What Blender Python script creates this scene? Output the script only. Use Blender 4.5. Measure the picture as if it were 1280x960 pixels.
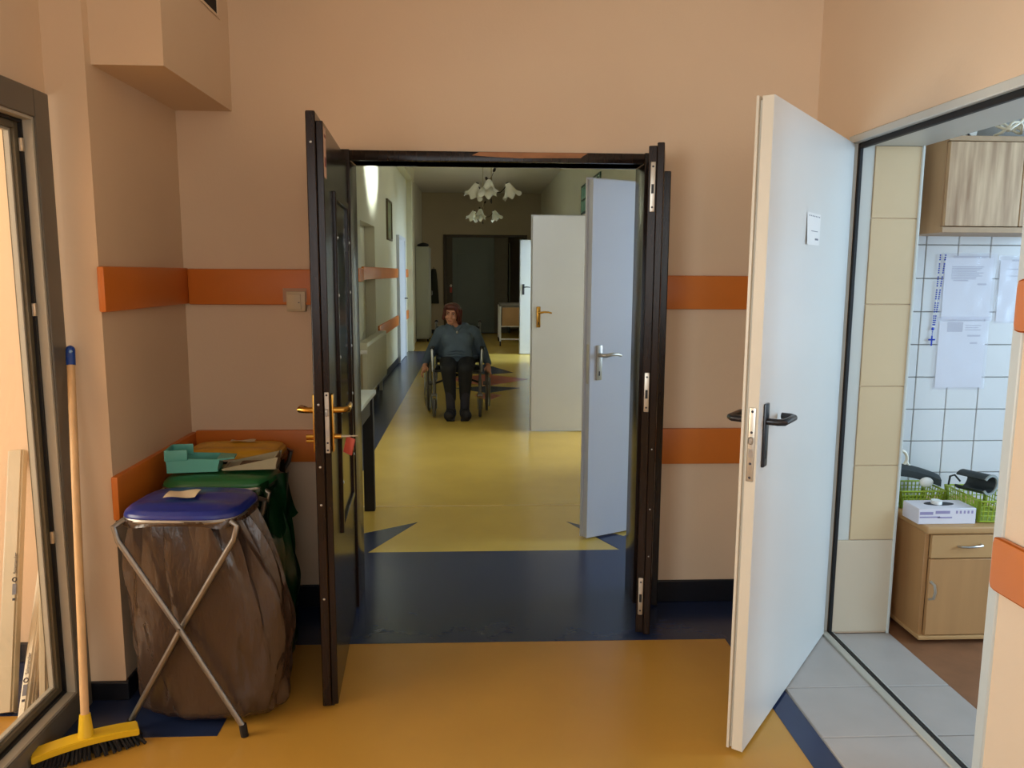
import bpy, bmesh, math, random
import numpy as np
from mathutils import Vector, Matrix, Euler
random.seed(4)
for o in list(bpy.data.objects): bpy.data.objects.remove(o)
SC = bpy.context.scene
COL = SC.collection
PI = math.pi
def R(a): return math.radians(a)

# ------------------------------------------------------------------ camera
cam_d = bpy.data.cameras.new('camera'); cam = bpy.data.objects.new('camera', cam_d); COL.objects.link(cam)
SC.camera = cam
cam_d.sensor_width = 36.0; cam_d.lens = 980.0/1280*36; cam_d.clip_start = .02; cam_d.clip_end = 200
PIT, YAW, ROL, EYE = 0.14003592, 0.04844756, 0.00545221, 1.5
_f = Vector((math.sin(YAW)*math.cos(PIT), math.cos(YAW)*math.cos(PIT), -math.sin(PIT)))
_r0 = Vector((math.cos(YAW), -math.sin(YAW), 0)); _u0 = _r0.cross(_f)
_r = _r0*math.cos(ROL) + _u0*math.sin(ROL); _u = _u0*math.cos(ROL) - _r0*math.sin(ROL)
m3 = Matrix((_r, _u, -_f)).transposed().to_4x4(); m3.translation = (0, 0, EYE); cam.matrix_world = m3
# photo pixel -> point on a plane the thing touches
def ray(px, py): return _f + _r*((px-640)/980.0) - _u*((py-480)/980.0)
def onz(px, py, z=0.0): d = ray(px, py); return Vector((0, 0, EYE)) + d*((z-EYE)/d.z)
def ony(px, py, y): d = ray(px, py); return Vector((0, 0, EYE)) + d*(y/d.y)
def onx(px, py, x): d = ray(px, py); return Vector((0, 0, EYE)) + d*(x/d.x)

# ------------------------------------------------------------------ world, daylight, exposure
SC.view_settings.view_transform = 'Standard'; SC.view_settings.look = 'None'
SC.view_settings.gamma = 1.0; SC.view_settings.use_curve_mapping = False
SC.view_settings.exposure = 0.0
W = bpy.data.worlds.new('sky'); SC.world = W; W.use_nodes = True
W.node_tree.nodes['Background'].inputs[0].default_value = (.62, .78, 1, 1)
W.node_tree.nodes['Background'].inputs[1].default_value = 1.0
def window_light(name, loc, direction, sx, sy, power, col, spread=180):
    """daylight by a window, as an area lamp; a few windows are added for fill"""
    l = bpy.data.lights.new(name, 'AREA'); l.shape = 'RECTANGLE'; l.size = sx; l.size_y = sy
    l.energy = power; l.color = col; l.spread = R(spread)
    o = bpy.data.objects.new(name, l); COL.objects.link(o); o.location = loc
    o.rotation_euler = Vector(direction).to_track_quat('-Z', 'Z').to_euler()
    return o
WARM = (1, .93, .80); NEUT = (1, .98, .94); COOL = (.50, .75, 1)
window_light('daylight_hall_window', (0, -2.42, 1.75), (0, 1, -.05), 1.7, 1.5, 21, NEUT)
window_light('fill_added_hall_window', (-1.38, -.75, 1.6), (1, .22, -.05), 1.5, 1.5, 66, (.80, .92, 1), 140)  # unseen side window, added to throw cool light on the right wall
window_light('daylight_side_room_window', (-3.72, 1.3, 1.5), (1, .12, -.05), 1.6, 1.9, 88, WARM)
window_light('daylight_treatment_window', (4.40, 1.7, 1.6), (-1, .12, -.08), 1.5, 1.5, 92, COOL)
window_light('daylight_ward_one', (4.2, 4.2, 1.6), (-1, 0, -.1), 1.3, 1.5, 95, (.48, .70, 1))
window_light('daylight_ward_two', (4.2, 7.15, 1.7), (-1, 0, -.25), .4, 1.6, 165, (.82, .91, 1))
window_light('daylight_ward_four', (4.2, 13.9, 1.6), (-1, -.1, -.1), 1.3, 1.5, 330, (.6, .8, 1))
window_light('fill_added_transom', (2.0, 5.45, 2.75), (-1, .1, .0), .8, .7, 62, (.93, .97, 1))  # fill lamp behind an added transom, brightens the corridor
window_light('fill_added_end_window', (2.1, 16.4, 1.6), (-1, 0, 0), 1.2, .9, 20, (1, .95, .85))  # fill lamp behind an added hidden window, lifts the far end
window_light('daylight_transom', (2.5, 11.5, 2.72), (-3.78, -1.35, .22), .24, .24, 36, (.88, 1, .98), 20)
window_light('daylight_ward_three', (4.3, 11.3, 2.75), (-1, 0, -.1), 2.2, .9, 260, (.95, 1, .95))

# ------------------------------------------------------------------ materials
MATS = {}
def lin(c):
    return tuple(((v/255)/12.92 if v/255 <= .04045 else ((v/255+.055)/1.055)**2.4) for v in c) + (1,)
def mat(name, c, rough=.6, var=.06, scale=6, bump=0, bscale=60, metal=0, spec=.5, stretch=None, c2=None, alpha=None, trans=0, coat=0, detail=4):
    if name in MATS: return MATS[name]
    m = bpy.data.materials.new(name); m.use_nodes = True; nt = m.node_tree; b = nt.nodes['Principled BSDF']
    b.inputs['Roughness'].default_value = rough; b.inputs['Metallic'].default_value = metal
    b.inputs['Specular IOR Level'].default_value = spec; b.inputs['Coat Weight'].default_value = coat
    b.inputs['Coat Roughness'].default_value = .12
    tc = nt.nodes.new('ShaderNodeTexCoord'); mp = nt.nodes.new('ShaderNodeMapping')
    nt.links.new(tc.outputs['Object'], mp.inputs['Vector'])
    if stretch: mp.inputs['Scale'].default_value = stretch
    n = nt.nodes.new('ShaderNodeTexNoise'); n.inputs['Scale'].default_value = scale; n.inputs['Detail'].default_value = detail
    nt.links.new(mp.outputs['Vector'], n.inputs['Vector'])
    r = nt.nodes.new('ShaderNodeValToRGB'); nt.links.new(n.outputs['Fac'], r.inputs['Fac'])
    a = lin(c); r.color_ramp.elements[0].position = .3; r.color_ramp.elements[1].position = .7
    if c2: r.color_ramp.elements[0].color = a; r.color_ramp.elements[1].color = lin(c2)
    else:
        r.color_ramp.elements[0].color = tuple(v*(1-var) for v in a[:3])+(1,)
        r.color_ramp.elements[1].color = tuple(min(1, v*(1+var)) for v in a[:3])+(1,)
    nt.links.new(r.outputs['Color'], b.inputs['Base Color'])
    if bump:
        n2 = nt.nodes.new('ShaderNodeTexNoise'); n2.inputs['Scale'].default_value = bscale; n2.inputs['Detail'].default_value = 3
        nt.links.new(mp.outputs['Vector'], n2.inputs['Vector'])
        bp = nt.nodes.new('ShaderNodeBump'); bp.inputs['Strength'].default_value = bump; bp.inputs['Distance'].default_value = .01
        nt.links.new(n2.outputs['Fac'], bp.inputs['Height']); nt.links.new(bp.outputs['Normal'], b.inputs['Normal'])
    if trans: b.inputs['Transmission Weight'].default_value = trans
    if alpha is not None: b.inputs['Alpha'].default_value = alpha
    MATS[name] = m; return m
def clear(name, tint=(1, 1, 1), gloss=.08, rough=.02, op=0.0, opc=(1, 1, 1)):
    """thin clear sheet: lets light straight through, reflects a little, optional milky share"""
    m = bpy.data.materials.new(name); m.use_nodes = True; nt = m.node_tree
    for nn in list(nt.nodes):
        if nn.type != 'OUTPUT_MATERIAL': nt.nodes.remove(nn)
    out = [x for x in nt.nodes if x.type == 'OUTPUT_MATERIAL'][0]
    t = nt.nodes.new('ShaderNodeBsdfTransparent'); t.inputs[0].default_value = tint+(1,)
    g = nt.nodes.new('ShaderNodeBsdfGlossy'); g.inputs['Roughness'].default_value = rough
    d = nt.nodes.new('ShaderNodeBsdfDiffuse'); d.inputs[0].default_value = opc+(1,)
    lw = nt.nodes.new('ShaderNodeLayerWeight'); lw.inputs[0].default_value = .5
    p5 = nt.nodes.new('ShaderNodeMath'); p5.operation = 'POWER'; nt.links.new(lw.outputs['Facing'], p5.inputs[0]); p5.inputs[1].default_value = 4.0
    fr = nt.nodes.new('ShaderNodeMath'); fr.operation = 'MULTIPLY_ADD'; nt.links.new(p5.outputs[0], fr.inputs[0]); fr.inputs[1].default_value = .6; fr.inputs[2].default_value = .03
    m1 = nt.nodes.new('ShaderNodeMixShader'); nt.links.new(fr.outputs[0], m1.inputs[0])
    nt.links.new(t.outputs[0], m1.inputs[1]); nt.links.new(g.outputs[0], m1.inputs[2])
    m2 = nt.nodes.new('ShaderNodeMixShader'); m2.inputs[0].default_value = op
    nt.links.new(m1.outputs[0], m2.inputs[1]); nt.links.new(d.outputs[0], m2.inputs[2])
    nt.links.new(m2.outputs[0], out.inputs[0]); MATS[name] = m; return m

PEACH = mat('peach_paint', (229, 202, 172), .75, .035, 1.3, .05, 90)
CREAM = mat('cream_wall_paint', (220, 216, 194), .38, .03, 1.1, .04, 60)
CEIL = mat('ceiling_paint', (222, 216, 204), .85, .02, 2)
YEL = mat('ochre_vinyl', (188, 140, 58), .3, .05, 3.0, .02, 25)
YELC = mat('straw_vinyl', (206, 174, 84), .25, .05, 3.0, .02, 25)
NAVY = mat('navy_vinyl', (36, 48, 80), .25, .1, 4, .03, 25)
REDV = mat('brick_red_vinyl', (168, 74, 44), .3, .08, 4)
BASE = mat('dark_base_vinyl', (24, 26, 34), .35, .1, 5)
ORNG = mat('orange_board', (212, 118, 40), .4, .06, 3, .02, 40)
BROWN = mat('dark_brown_lacquer', (31, 19, 13), .22, .25, 6, .02, 20, stretch=(6, 6, .6), spec=.3)
BROWN2 = mat('worn_brown_wood', (168, 112, 64), .5, .2, 9, .05, 30, stretch=(1, 6, 6))
WHITE = mat('white_door_lacquer', (214, 213, 208), .35, .02, 2)
WHED = mat('cream_door_edge', (206, 196, 178), .4, .03, 4)
WHC = mat('corridor_door_white', (200, 202, 208), .35, .02, 2)
PVC = mat('pale_grey_pvc', (200, 202, 196), .4, .02, 3)
GREYAL = mat('grey_aluminium', (104, 98, 88), .4, .04, 5)
LGREY = mat('light_grey_profile', (178, 172, 158), .4, .03, 5)
BLACK = mat('black_rubber', (16, 16, 18), .55, .1, 9)
BLKP = mat('black_plastic', (26, 27, 33), .3, .1, 9)
CHROME = mat('brushed_steel', (186, 186, 184), .28, .04, 20, metal=1)
TUBE = mat('galvanised_tube', (150, 146, 140), .35, .05, 20, metal=.85)
BRASS = mat('brass', (196, 150, 70), .25, .06, 20, metal=1)
STEELP = mat('nickel_plate', (190, 182, 168), .35, .05, 25, metal=.8)
PAPER = mat('white_paper', (232, 230, 226), .7, .02, 8)
INK = mat('grey_print', (120, 120, 128), .7, .05, 8)
INKD = mat('dark_print', (52, 50, 60), .7, .05, 8)
SWITCH = mat('ivory_plastic', (206, 186, 150), .4, .02, 5)
BLUEL = mat('blue_lid_plastic', (28, 44, 128), .28, .08, 5)
GREENL = mat('green_lid_plastic', (34, 104, 58), .35, .08, 5)
OCHL = mat('ochre_lid_plastic', (224, 168, 36), .4, .08, 5)
TEAL = mat('teal_plastic', (96, 178, 168), .4, .05, 5)
MILK = mat('milky_plastic', (168, 160, 132), .35, .04, 6)
BAGB = mat('brown_bag_film', (64, 49, 40), .27, .12, 5, .6, 16, spec=.7, stretch=(1.6, 1.6, .7))
BAGG = mat('green_bag_film', (16, 54, 28), .28, .2, 5, .5, 16, spec=.6)
BAGY = mat('dark_bag_film', (52, 46, 30), .3, .2, 5, .25, 14)
WOODB = mat('broom_handle_wood', (216, 176, 126), .5, .1, 8, .03, 30, stretch=(8, 8, .6))
BLUEC = mat('blue_cap_plastic', (22, 66, 150), .35, .05, 6)
YELP = mat('yellow_plastic', (232, 190, 34), .4, .05, 6)
BRIST = mat('black_bristles', (18, 16, 16), .8, .3, 60, .5, 120, stretch=(1, 1, .1))
TILEB = mat('beige_tile', (206, 182, 144), .3, .03, 3)
TILEW = mat('white_glazed_tile', (216, 216, 216), .18, .015, 4)
GROUT = mat('grey_grout', (150, 146, 140), .9, .05, 20)
TILEG = mat('grey_floor_tile', (172, 164, 158), .4, .05, 6, .03, 60)
BRFL = mat('brown_floor_vinyl', (136, 92, 62), .5, .12, 10, .02, 50)
BEECH = mat('beech_veneer', (188, 146, 96), .45, .06, 3, .02, 30, stretch=(1, 6, 1))
BEECHV = mat('beech_veneer_upright', (178, 132, 84), .45, .07, 3, .02, 30, stretch=(6, 6, .5))
OAKR = mat('rustic_oak_veneer', (206, 176, 140), .5, .1, 5, .03, 30, stretch=(7, 7, .6), c2=(150, 116, 82), detail=9)
OAKS = mat('oak_carcass', (172, 142, 108), .5, .08, 3, stretch=(6, 6, .6))
LIME = mat('lime_plastic', (156, 176, 48), .4, .06, 6)
CUFF = mat('charcoal_cuff_cloth', (44, 50, 50), .7, .12, 14, .1, 90)
CUFFE = mat('grey_cuff_edge', (140, 144, 140), .7, .05, 14)
BOXW = mat('glove_box_card', (220, 215, 222), .55, .03, 6)
BOXP = mat('lilac_print', (150, 140, 176), .6, .05, 6)
BLUEB = mat('blue_beads', (24, 56, 176), .25, .1, 9)
SLEEVE = clear('clear_sleeve', (.97, .97, 1), rough=.2, op=.25, opc=(.85, .85, .9))
GLASS = clear('door_glass', (.97, .97, .95))
SMOKE = mat('dark_glazing', (22, 18, 15), .12, .1, 5)
ENDD = mat('sage_grey_door', (96, 104, 96), .4, .04, 3)
ENDW = mat('far_wall_paint', (186, 172, 146), .7, .04, 2)
SHADE = mat('white_frosted_glass', (240, 240, 228), .3, .02, 10)
RADW = mat('radiator_enamel', (206, 202, 178), .3, .02, 5)
CABW = mat('pale_green_cabinet', (180, 184, 172), .45, .03, 4)
PICT = mat('picture_print', (156, 150, 96), .5, .3, 9, c2=(86, 110, 96))
SKIN = mat('skin', (196, 140, 112), .5, .05, 14)
HAIR = mat('auburn_hair', (84, 30, 20), .45, .3, 20, .4, 60, stretch=(3, 3, .5))
KNIT = mat('blue_grey_knit', (84, 100, 116), .85, .08, 14, .25, 120)
TROU = mat('black_trousers', (22, 23, 27), .8, .15, 12, .1, 70)
SOCK = mat('dark_grey_sock', (46, 44, 54), .9, .1, 20)
SHOE = mat('black_felt_shoe', (20, 18, 26), .7, .1, 20)
FRAMEG = mat('wheelchair_grey', (120, 120, 118), .35, .05, 9, metal=.6)
TYRE = mat('grey_tyre', (84, 80, 74), .7, .08, 9)
UPH = mat('black_upholstery', (18, 18, 20), .6, .1, 9)
REDT = mat('red_tag_plastic', (176, 72, 58), .4, .08, 9)
TABW = mat('white_table_top', (206, 214, 208), .2, .02, 4)
GREENF = mat('green_frame_paint', (44, 74, 60), .5, .05, 6)
PLKW = mat('white_upvc', (232, 222, 200), .35, .02, 5)
PLKF = mat('milky_film_upvc', (196, 184, 158), .35, .06, 6)
VOID = mat('dark_opening_shade', (16, 12, 10), .8, .1, 6)

# ------------------------------------------------------------------ mesh builder
class MB:
    def __init__(s): s.bm = bmesh.new()
    def _new(s, f):
        n = len(s.bm.verts); f(); s.bm.verts.ensure_lookup_table(); return s.bm.verts[n:]
    def box(s, x0, x1, y0, y1, z0, z1, bev=0, seg=2, M=None):
        t = bmesh.new(); bmesh.ops.create_cube(t, size=1)
        for v in t.verts: v.co = Vector(((x0+x1)/2+v.co.x*(x1-x0), (y0+y1)/2+v.co.y*(y1-y0), (z0+z1)/2+v.co.z*(z1-z0)))
        if bev: bmesh.ops.bevel(t, geom=t.edges[:], offset=bev, segments=seg, affect='EDGES', profile=.6)
        return s.add(t, M)
    def add(s, t, M=None):
        if M is not None: bmesh.ops.transform(t, matrix=M, verts=t.verts)
        me = bpy.data.meshes.new('t'); t.to_mesh(me); t.free(); s.bm.from_mesh(me); bpy.data.meshes.remove(me); return s
    def prism(s, pts, a, b, axis='z', M=None, bev=0):
        t = bmesh.new()
        def P(p, h):
            return {'z': (p[0], p[1], h), 'y': (p[0], h, p[1]), 'x': (h, p[0], p[1])}[axis]
        A = [t.verts.new(P(p, a)) for p in pts]; B = [t.verts.new(P(p, b)) for p in pts]; n = len(pts)
        t.faces.new(A); t.faces.new(B[::-1])
        for i in range(n): t.faces.new((A[i], B[i], B[(i+1) % n], A[(i+1) % n]))
        bmesh.ops.recalc_face_normals(t, faces=t.faces)
        if bev: bmesh.ops.bevel(t, geom=t.edges[:], offset=bev, segments=2, affect='EDGES')
        return s.add(t, M)
    def tube(s, path, r, n=10, M=None, closed=False, flat=1.0):
        t = bmesh.new(); P = [Vector(p) for p in path]; k = len(P); rr = r if isinstance(r, (list, tuple)) else [r]*k
        rings = []; up = None
        for i in range(k):
            a = P[(i-1) % k] if (closed or i > 0) else P[i]; b = P[(i+1) % k] if (closed or i < k-1) else P[i]
            d = (b-a).normalized()
            if up is None: up = Vector((0, 0, 1)) if abs(d.z) < .9 else Vector((1, 0, 0))
            x = d.cross(up).normalized(); y = x.cross(d).normalized(); up = y
            rings.append([t.verts.new(P[i]+(x*math.cos(2*PI*j/n)+y*flat*math.sin(2*PI*j/n))*rr[i]) for j in range(n)])
        for i in range(k if closed else k-1):
            A, B = rings[i], rings[(i+1) % k]
            for j in range(n): t.faces.new((A[j], A[(j+1) % n], B[(j+1) % n], B[j]))
        if not closed: t.faces.new(rings[0][::-1]); t.faces.new(rings[-1])
        bmesh.ops.recalc_face_normals(t, faces=t.faces); return s.add(t, M)
    def lathe(s, prof, n=20, M=None):
        """profile (radius, height) about z"""
        t = bmesh.new(); rings = []
        for r, z in prof: rings.append([t.verts.new((max(r, 1e-4)*math.cos(2*PI*j/n), max(r, 1e-4)*math.sin(2*PI*j/n), z)) for j in range(n)])
        for A, B in zip(rings, rings[1:]):
            for j in range(n): t.faces.new((A[j], A[(j+1) % n], B[(j+1) % n], B[j]))
        t.faces.new(rings[0][::-1]); t.faces.new(rings[-1])
        bmesh.ops.recalc_face_normals(t, faces=t.faces); return s.add(t, M)
    def ball(s, c, r, rot=None, n=16):
        t = bmesh.new(); bmesh.ops.create_uvsphere(t, u_segments=n, v_segments=max(8, n//2+2), radius=1)
        r = (r, r, r) if not isinstance(r, (tuple, list)) else r
        M = Matrix.Translation(c) @ (rot.to_4x4() if rot else Matrix()) @ Matrix.Diagonal((r[0], r[1], r[2], 1)); return s.add(t, M)
    def cap(s, a, b, ra, rb, sq=1.0, n=14):
        """tapered capsule with round ends; sq flattens it front to back"""
        a, b = Vector(a), Vector(b); d = b-a; L = d.length; prof = []
        for i in range(7): an = -PI/2+PI/2*i/6; prof.append((ra*math.cos(an), ra*math.sin(an)))
        for i in range(1, 7): an = PI/2*i/6; prof.append((rb*math.cos(an), L+rb*math.sin(an)))
        prof.insert(7, (rb, L))
        q = Vector((0, 0, 1)).rotation_difference(d.normalized()).to_matrix().to_4x4()
        t = MB(); t.lathe(prof, n)
        M = Matrix.Translation(a) @ Matrix.Diagonal((1, sq, 1, 1)) @ q
        return s.add(t.bm, M)
    def grid(s, fn, nu, nv, M=None, closed_u=False):
        t = bmesh.new(); g = [[t.verts.new(fn(i/(nu if closed_u else nu-1), j/(nv-1))) for i in range(nu)] for j in range(nv)]
        for j in range(nv-1):
            for i in range(nu if closed_u else nu-1):
                t.faces.new((g[j][i], g[j][(i+1) % nu], g[j+1][(i+1) % nu], g[j+1][i]))
        bmesh.ops.recalc_face_normals(t, faces=t.faces); return s.add(t, M)
    def mesh(s, name, smooth=True):
        me = bpy.data.meshes.new(name); s.bm.to_mesh(me); s.bm.free()
        if smooth:
            me.polygons.foreach_set('use_smooth', [True]*len(me.polygons)); me.set_sharp_from_angle(angle=R(38))
        return me
    def build(s, name, m, parent=None, smooth=True, label=None, cat=None, group=None, kind=None, keep=False):
        me = s.mesh(name, smooth)
        if m: me.materials.append(m)
        o = bpy.data.objects.new(name, me); COL.objects.link(o)
        if parent: o.parent = parent
        elif not keep and len(me.vertices):
            co = np.empty(len(me.vertices)*3); me.vertices.foreach_get('co', co); co = co.reshape(-1, 3)
            c = (co.min(0)+co.max(0))/2; c[2] = co[:, 2].min(); co -= c
            me.vertices.foreach_set('co', co.ravel()); o.location = c
        tag(o, label, cat, group, kind); return o
def tag(o, label=None, cat=None, group=None, kind=None):
    if label: o['label'] = label
    if cat: o['category'] = cat
    if group: o['group'] = group
    if kind: o['kind'] = kind
    return o
def empty(name, loc=(0, 0, 0), rz=0, label=None, cat=None, group=None, kind=None):
    o = bpy.data.objects.new(name, None); COL.objects.link(o); o.location = loc; o.rotation_euler = (0, 0, rz)
    o.empty_display_size = .1
    return tag(o, label, cat, group, kind)
def kids(o): return [c for c in bpy.data.objects if c.parent == o]
def copy_tree(o, parent=None):
    c = o.copy(); COL.objects.link(c); c.parent = parent
    for ch in kids(o): copy_tree(ch, c)
    return c
def solid(mb, name, voxel, it, m, parent=None, fac=.5):
    """fuse overlapping volumes into one continuous skin"""
    me = mb.mesh('tmp', False); o = bpy.data.objects.new('tmp', me); COL.objects.link(o)
    a = o.modifiers.new('r', 'REMESH'); a.mode = 'VOXEL'; a.voxel_size = voxel
    b = o.modifiers.new('s', 'SMOOTH'); b.iterations = it; b.factor = fac
    dg = bpy.context.evaluated_depsgraph_get(); dg.update()
    nm = bpy.data.meshes.new_from_object(o.evaluated_get(dg)); bpy.data.objects.remove(o)
    nm.name = name; nm.polygons.foreach_set('use_smooth', [True]*len(nm.polygons)); nm.materials.clear(); nm.materials.append(m)
    r = bpy.data.objects.new(name, nm); COL.objects.link(r); r.parent = parent; return r
def text(name, s, size, m, M, parent, depth=.0004):
    cu = bpy.data.curves.new(name, 'FONT'); cu.body = s; cu.size = size; cu.extrude = depth; cu.align_x = 'LEFT'
    o = bpy.data.objects.new('tmp', cu); COL.objects.link(o)
    dg = bpy.context.evaluated_depsgraph_get(); dg.update()
    me = bpy.data.meshes.new_from_object(o.evaluated_get(dg)); bpy.data.objects.remove(o)
    me.transform(M); me.materials.clear(); me.materials.append(m)
    r = bpy.data.objects.new(name, me); COL.objects.link(r); r.parent = parent; return r
def S(mb, name, m, label, cat='wall', parent=None, smooth=False):
    return mb.build(name, m, parent, smooth, label if not parent else None, cat if not parent else None, kind='structure' if not parent else None, keep=True)

# ------------------------------------------------------------------ layout (metres; x right, y along the corridor, z up)
YB = 3.42; YT = 3.57            # partition between hall and corridor
XR = 1.47; XL = -1.36           # hall side walls
XC0, XC1 = -1.28, 1.65          # corridor side walls
YE = 19.7; ZC = 3.45; ZH = 3.1  # corridor end, corridor and hall ceilings
OX0, OX1, OZ = -.54, .745, 1.965   # corridor doorway

# ------------------------------------------------------------------ floors
f = MB(); f.box(XL-.1, XR+.02, -2.5, YB+.02, -.12, 0); FLOOR = S(f, 'floor', YEL, 'ochre vinyl floor of the entrance hall', 'floor')
f = MB(); f.box(XC0-.3, XC1+.3, YB+.02, YE+.1, -.12, 0); FLC = S(f, 'floor_corridor', YELC, 'straw yellow vinyl floor of the long corridor', 'floor')
f = MB(); f.box(-3.9, XL-.1, .2, 2.97, -.12, 0); FLS = S(f, 'floor_side_room', YEL, 'ochre floor behind the glazed door', 'floor')
f = MB(); f.box(XR+.02, 4.7, .3, YB+.02, -.12, -.004); FLT = S(f, 'floor_treatment_room', BRFL, 'brown floor of the tiled room', 'floor')
f = MB(); f.box(XC1+.3, 4.7, YB+.02, 17.7, -.12, 0); S(f, 'floor_wards', YELC, 'floor of the rooms off the corridor', 'floor')
T = .0012
def inlay(name, pts, m, parent, h=T): mb = MB(); mb.prism(pts, -.004, h); return S(mb, name, m, '', parent=parent)
inlay('inlay_band', [(-.84, 3.045), (OX0, 3.045), (1.04, 3.035), (1.13, 3.035), (1.13, 3.066), (XR, 3.066), (XR, YB+.02), (-1.23, YB+.02), (-1.23, 2.66), (-1.36, 2.66), (-1.36, 2.416), (-.84, 2.416)], NAVY, FLOOR)
inlay('inlay_border', [(1.04, -2.4), (1.13, -2.4), (1.13, 3.034), (1.04, 3.034)], NAVY, FLOOR)
inlay('inlay_band', [(XC0, YB+.02), (XC1, YB+.02), (XC1, 4.105), (XC0, 4.105)], NAVY, FLC)
inlay('inlay_border', [(XC0, 4.105), (-.85, 4.105), (-.85, 15.2), (XC0, 15.2)], NAVY, FLC)
inlay('inlay_border', [(1.22, 4.6), (XC1, 4.6), (XC1, 15.2), (1.22, 15.2)], NAVY, FLC)
inlay('inlay_spike', [(-.345, 4.62), (-.85, 4.285), (-.85, 4.105), (-.577, 4.105)], NAVY, FLC, T)
inlay('inlay_spike', [(.561, 4.607), (.796, 4.105), (XC1, 4.105), (XC1, 4.6), (1.2, 4.6), (.86, 4.33)], NAVY, FLC, T)
inlay('inlay_seam', [(-.85, 4.94), (1.22, 4.94), (1.22, 4.965), (-.85, 4.965)], mat('pale_weld', (214, 182, 104), .35), FLC, T)
cx = .17
for k, (tx, ty, b0, b1, m) in enumerate([(.598, 11.85, 11.65, 13.0, NAVY), (.79, 11.12, 10.45, 11.65, REDV), (.603, 10.25, 9.8, 10.45, NAVY), (.338, 9.63, 9.2, 9.8, REDV)]):
    inlay('inlay_star_point', [(cx, b0), (tx, ty), (cx, b1)], m, FLC)
    w = tx-cx
    inlay('inlay_star_point', [(cx, b0), (cx-w, ty), (cx, b1)][::-1], m, FLC)
# hall-side and room-side grey tiles, each its own piece
for k in range(5):
    y1 = 3.06-.31*k+(-.12 if k else 0); y0 = (3.06-.31*(k+1))-.12
    mb = MB(); mb.box(1.134, 1.455, y0+.003, min(y1, 3.06)-.003, -.003, .006, .002, 1); S(mb, 'floor_tile', TILEG, '', parent=FLOOR)
    mb = MB(); mb.box(1.515, 1.75, y0+.003, min(y1, 3.06)-.003, -.003, .004, .002, 1); S(mb, 'floor_tile', TILEG, '', parent=FLT)
mb = MB(); mb.box(1.13, 1.458, 1.2, 3.06, -.004, .0022); S(mb, 'tile_grout', GROUT, '', parent=FLOOR)
inlay('inlay_border', [(-3.8, 2.56), (XL-.1, 2.56), (XL-.1, 2.95), (-3.8, 2.95)], NAVY, FLS)

# ------------------------------------------------------------------ walls
w = MB(); w.box(-1.5, OX0, YB, YT, 0, ZC); w.box(OX1, 1.8, YB, YT, 0, ZC); w.box(OX0, OX1, YB, YT, OZ, ZC)
WB = S(w, 'wall_back', PEACH, 'peach painted wall around the doorway into the corridor')
w = MB(); w.box(-1.49, -1.23, 2.66, YB, 0, ZH); WP = S(w, 'wall_pillar', PEACH, 'peach wall block beside the waste bag corner')
w = MB(); w.prism([(2.7, 2.158), (YB, 2.158), (YB, ZH), (2.7, ZH)], -1.23, -1.0, 'x'); BH = S(w, 'wall_bulkhead', PEACH, 'peach boxed duct above the waste bags')
w = MB(); w.box(-1.46, XL, -2.5, -1.5, 0, ZH); w.box(-1.46, XL, 0, .9, 0, ZH); w.box(-1.46, XL, -1.5, 0, 0, .85); w.box(-1.46, XL, -1.5, 0, 2.35, ZH); w.box(-1.46, XL, .9, 2.66, 2.05, ZH); S(w, 'wall_left', PEACH, 'peach wall over the glazed door')
w = MB(); w.box(XR, 1.745, 3.07, YB, 0, ZH); w.box(XR, 1.745, .3, 2.055, 0, ZH); w.box(XR, 1.745, 2.055, 3.07, 2.02, ZH); w.box(XR, 1.6, -2.5, .3, 0, ZH)
WR = S(w, 'wall_right', PEACH, 'peach wall around the doorway of the tiled room')
w = MB()
for a in ((-1.5, -.9, 0, ZH), (.9, 1.8, 0, ZH), (-.9, .9, 0, 1.0), (-.9, .9, 2.5, ZH)): w.box(a[0], a[1], -2.65, -2.5, a[2], a[3])
S(w, 'wall_rear', PEACH, 'peach wall with the hall window')
w = MB(); w.box(-3.9, XR+.3, -2.6, YB, ZH, ZH+.1); S(w, 'ceiling', CEIL, 'hall ceiling', 'ceiling')
w = MB(); w.box(-4, -3.85, .3, 2.95, 0, ZH); w.box(-4, XL-.1, .2, .3, 0, ZH); w.box(-3.9, -1.49, 2.95, YB, 0, ZH); S(w, 'wall_side_room', PEACH, 'walls of the room behind the glazed door')
w = MB(); w.box(1.745, 4.7, YB, YT, 0, ZC); WK = S(w, 'wall_treatment_back', GROUT, 'white tiled wall behind the beech cabinet')
w = MB(); w.box(4.55, 4.7, .3, YB, 0, ZH); w.box(1.6, 4.7, .2, .3, 0, ZH); S(w, 'wall_treatment_room', TILEW, 'white walls of the tiled room')
w = MB(); w.box(XR+.3, 4.7, .2, YB, 2.6, 2.7); S(w, 'ceiling_treatment_room', CEIL, 'ceiling of the tiled room', 'ceiling')
# corridor
NY0, NY1, NZ = 9.04, 10.33, 2.087
w = MB(); x0 = XC0-.25
w.box(x0, XC0, YT, NY0, 0, ZC); w.box(x0, XC0, NY1, YE, 0, ZC); w.box(x0, XC0, NY0, NY1, NZ, ZC); w.box(x0, XC0-.13, NY0, NY1, 0, NZ)

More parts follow.
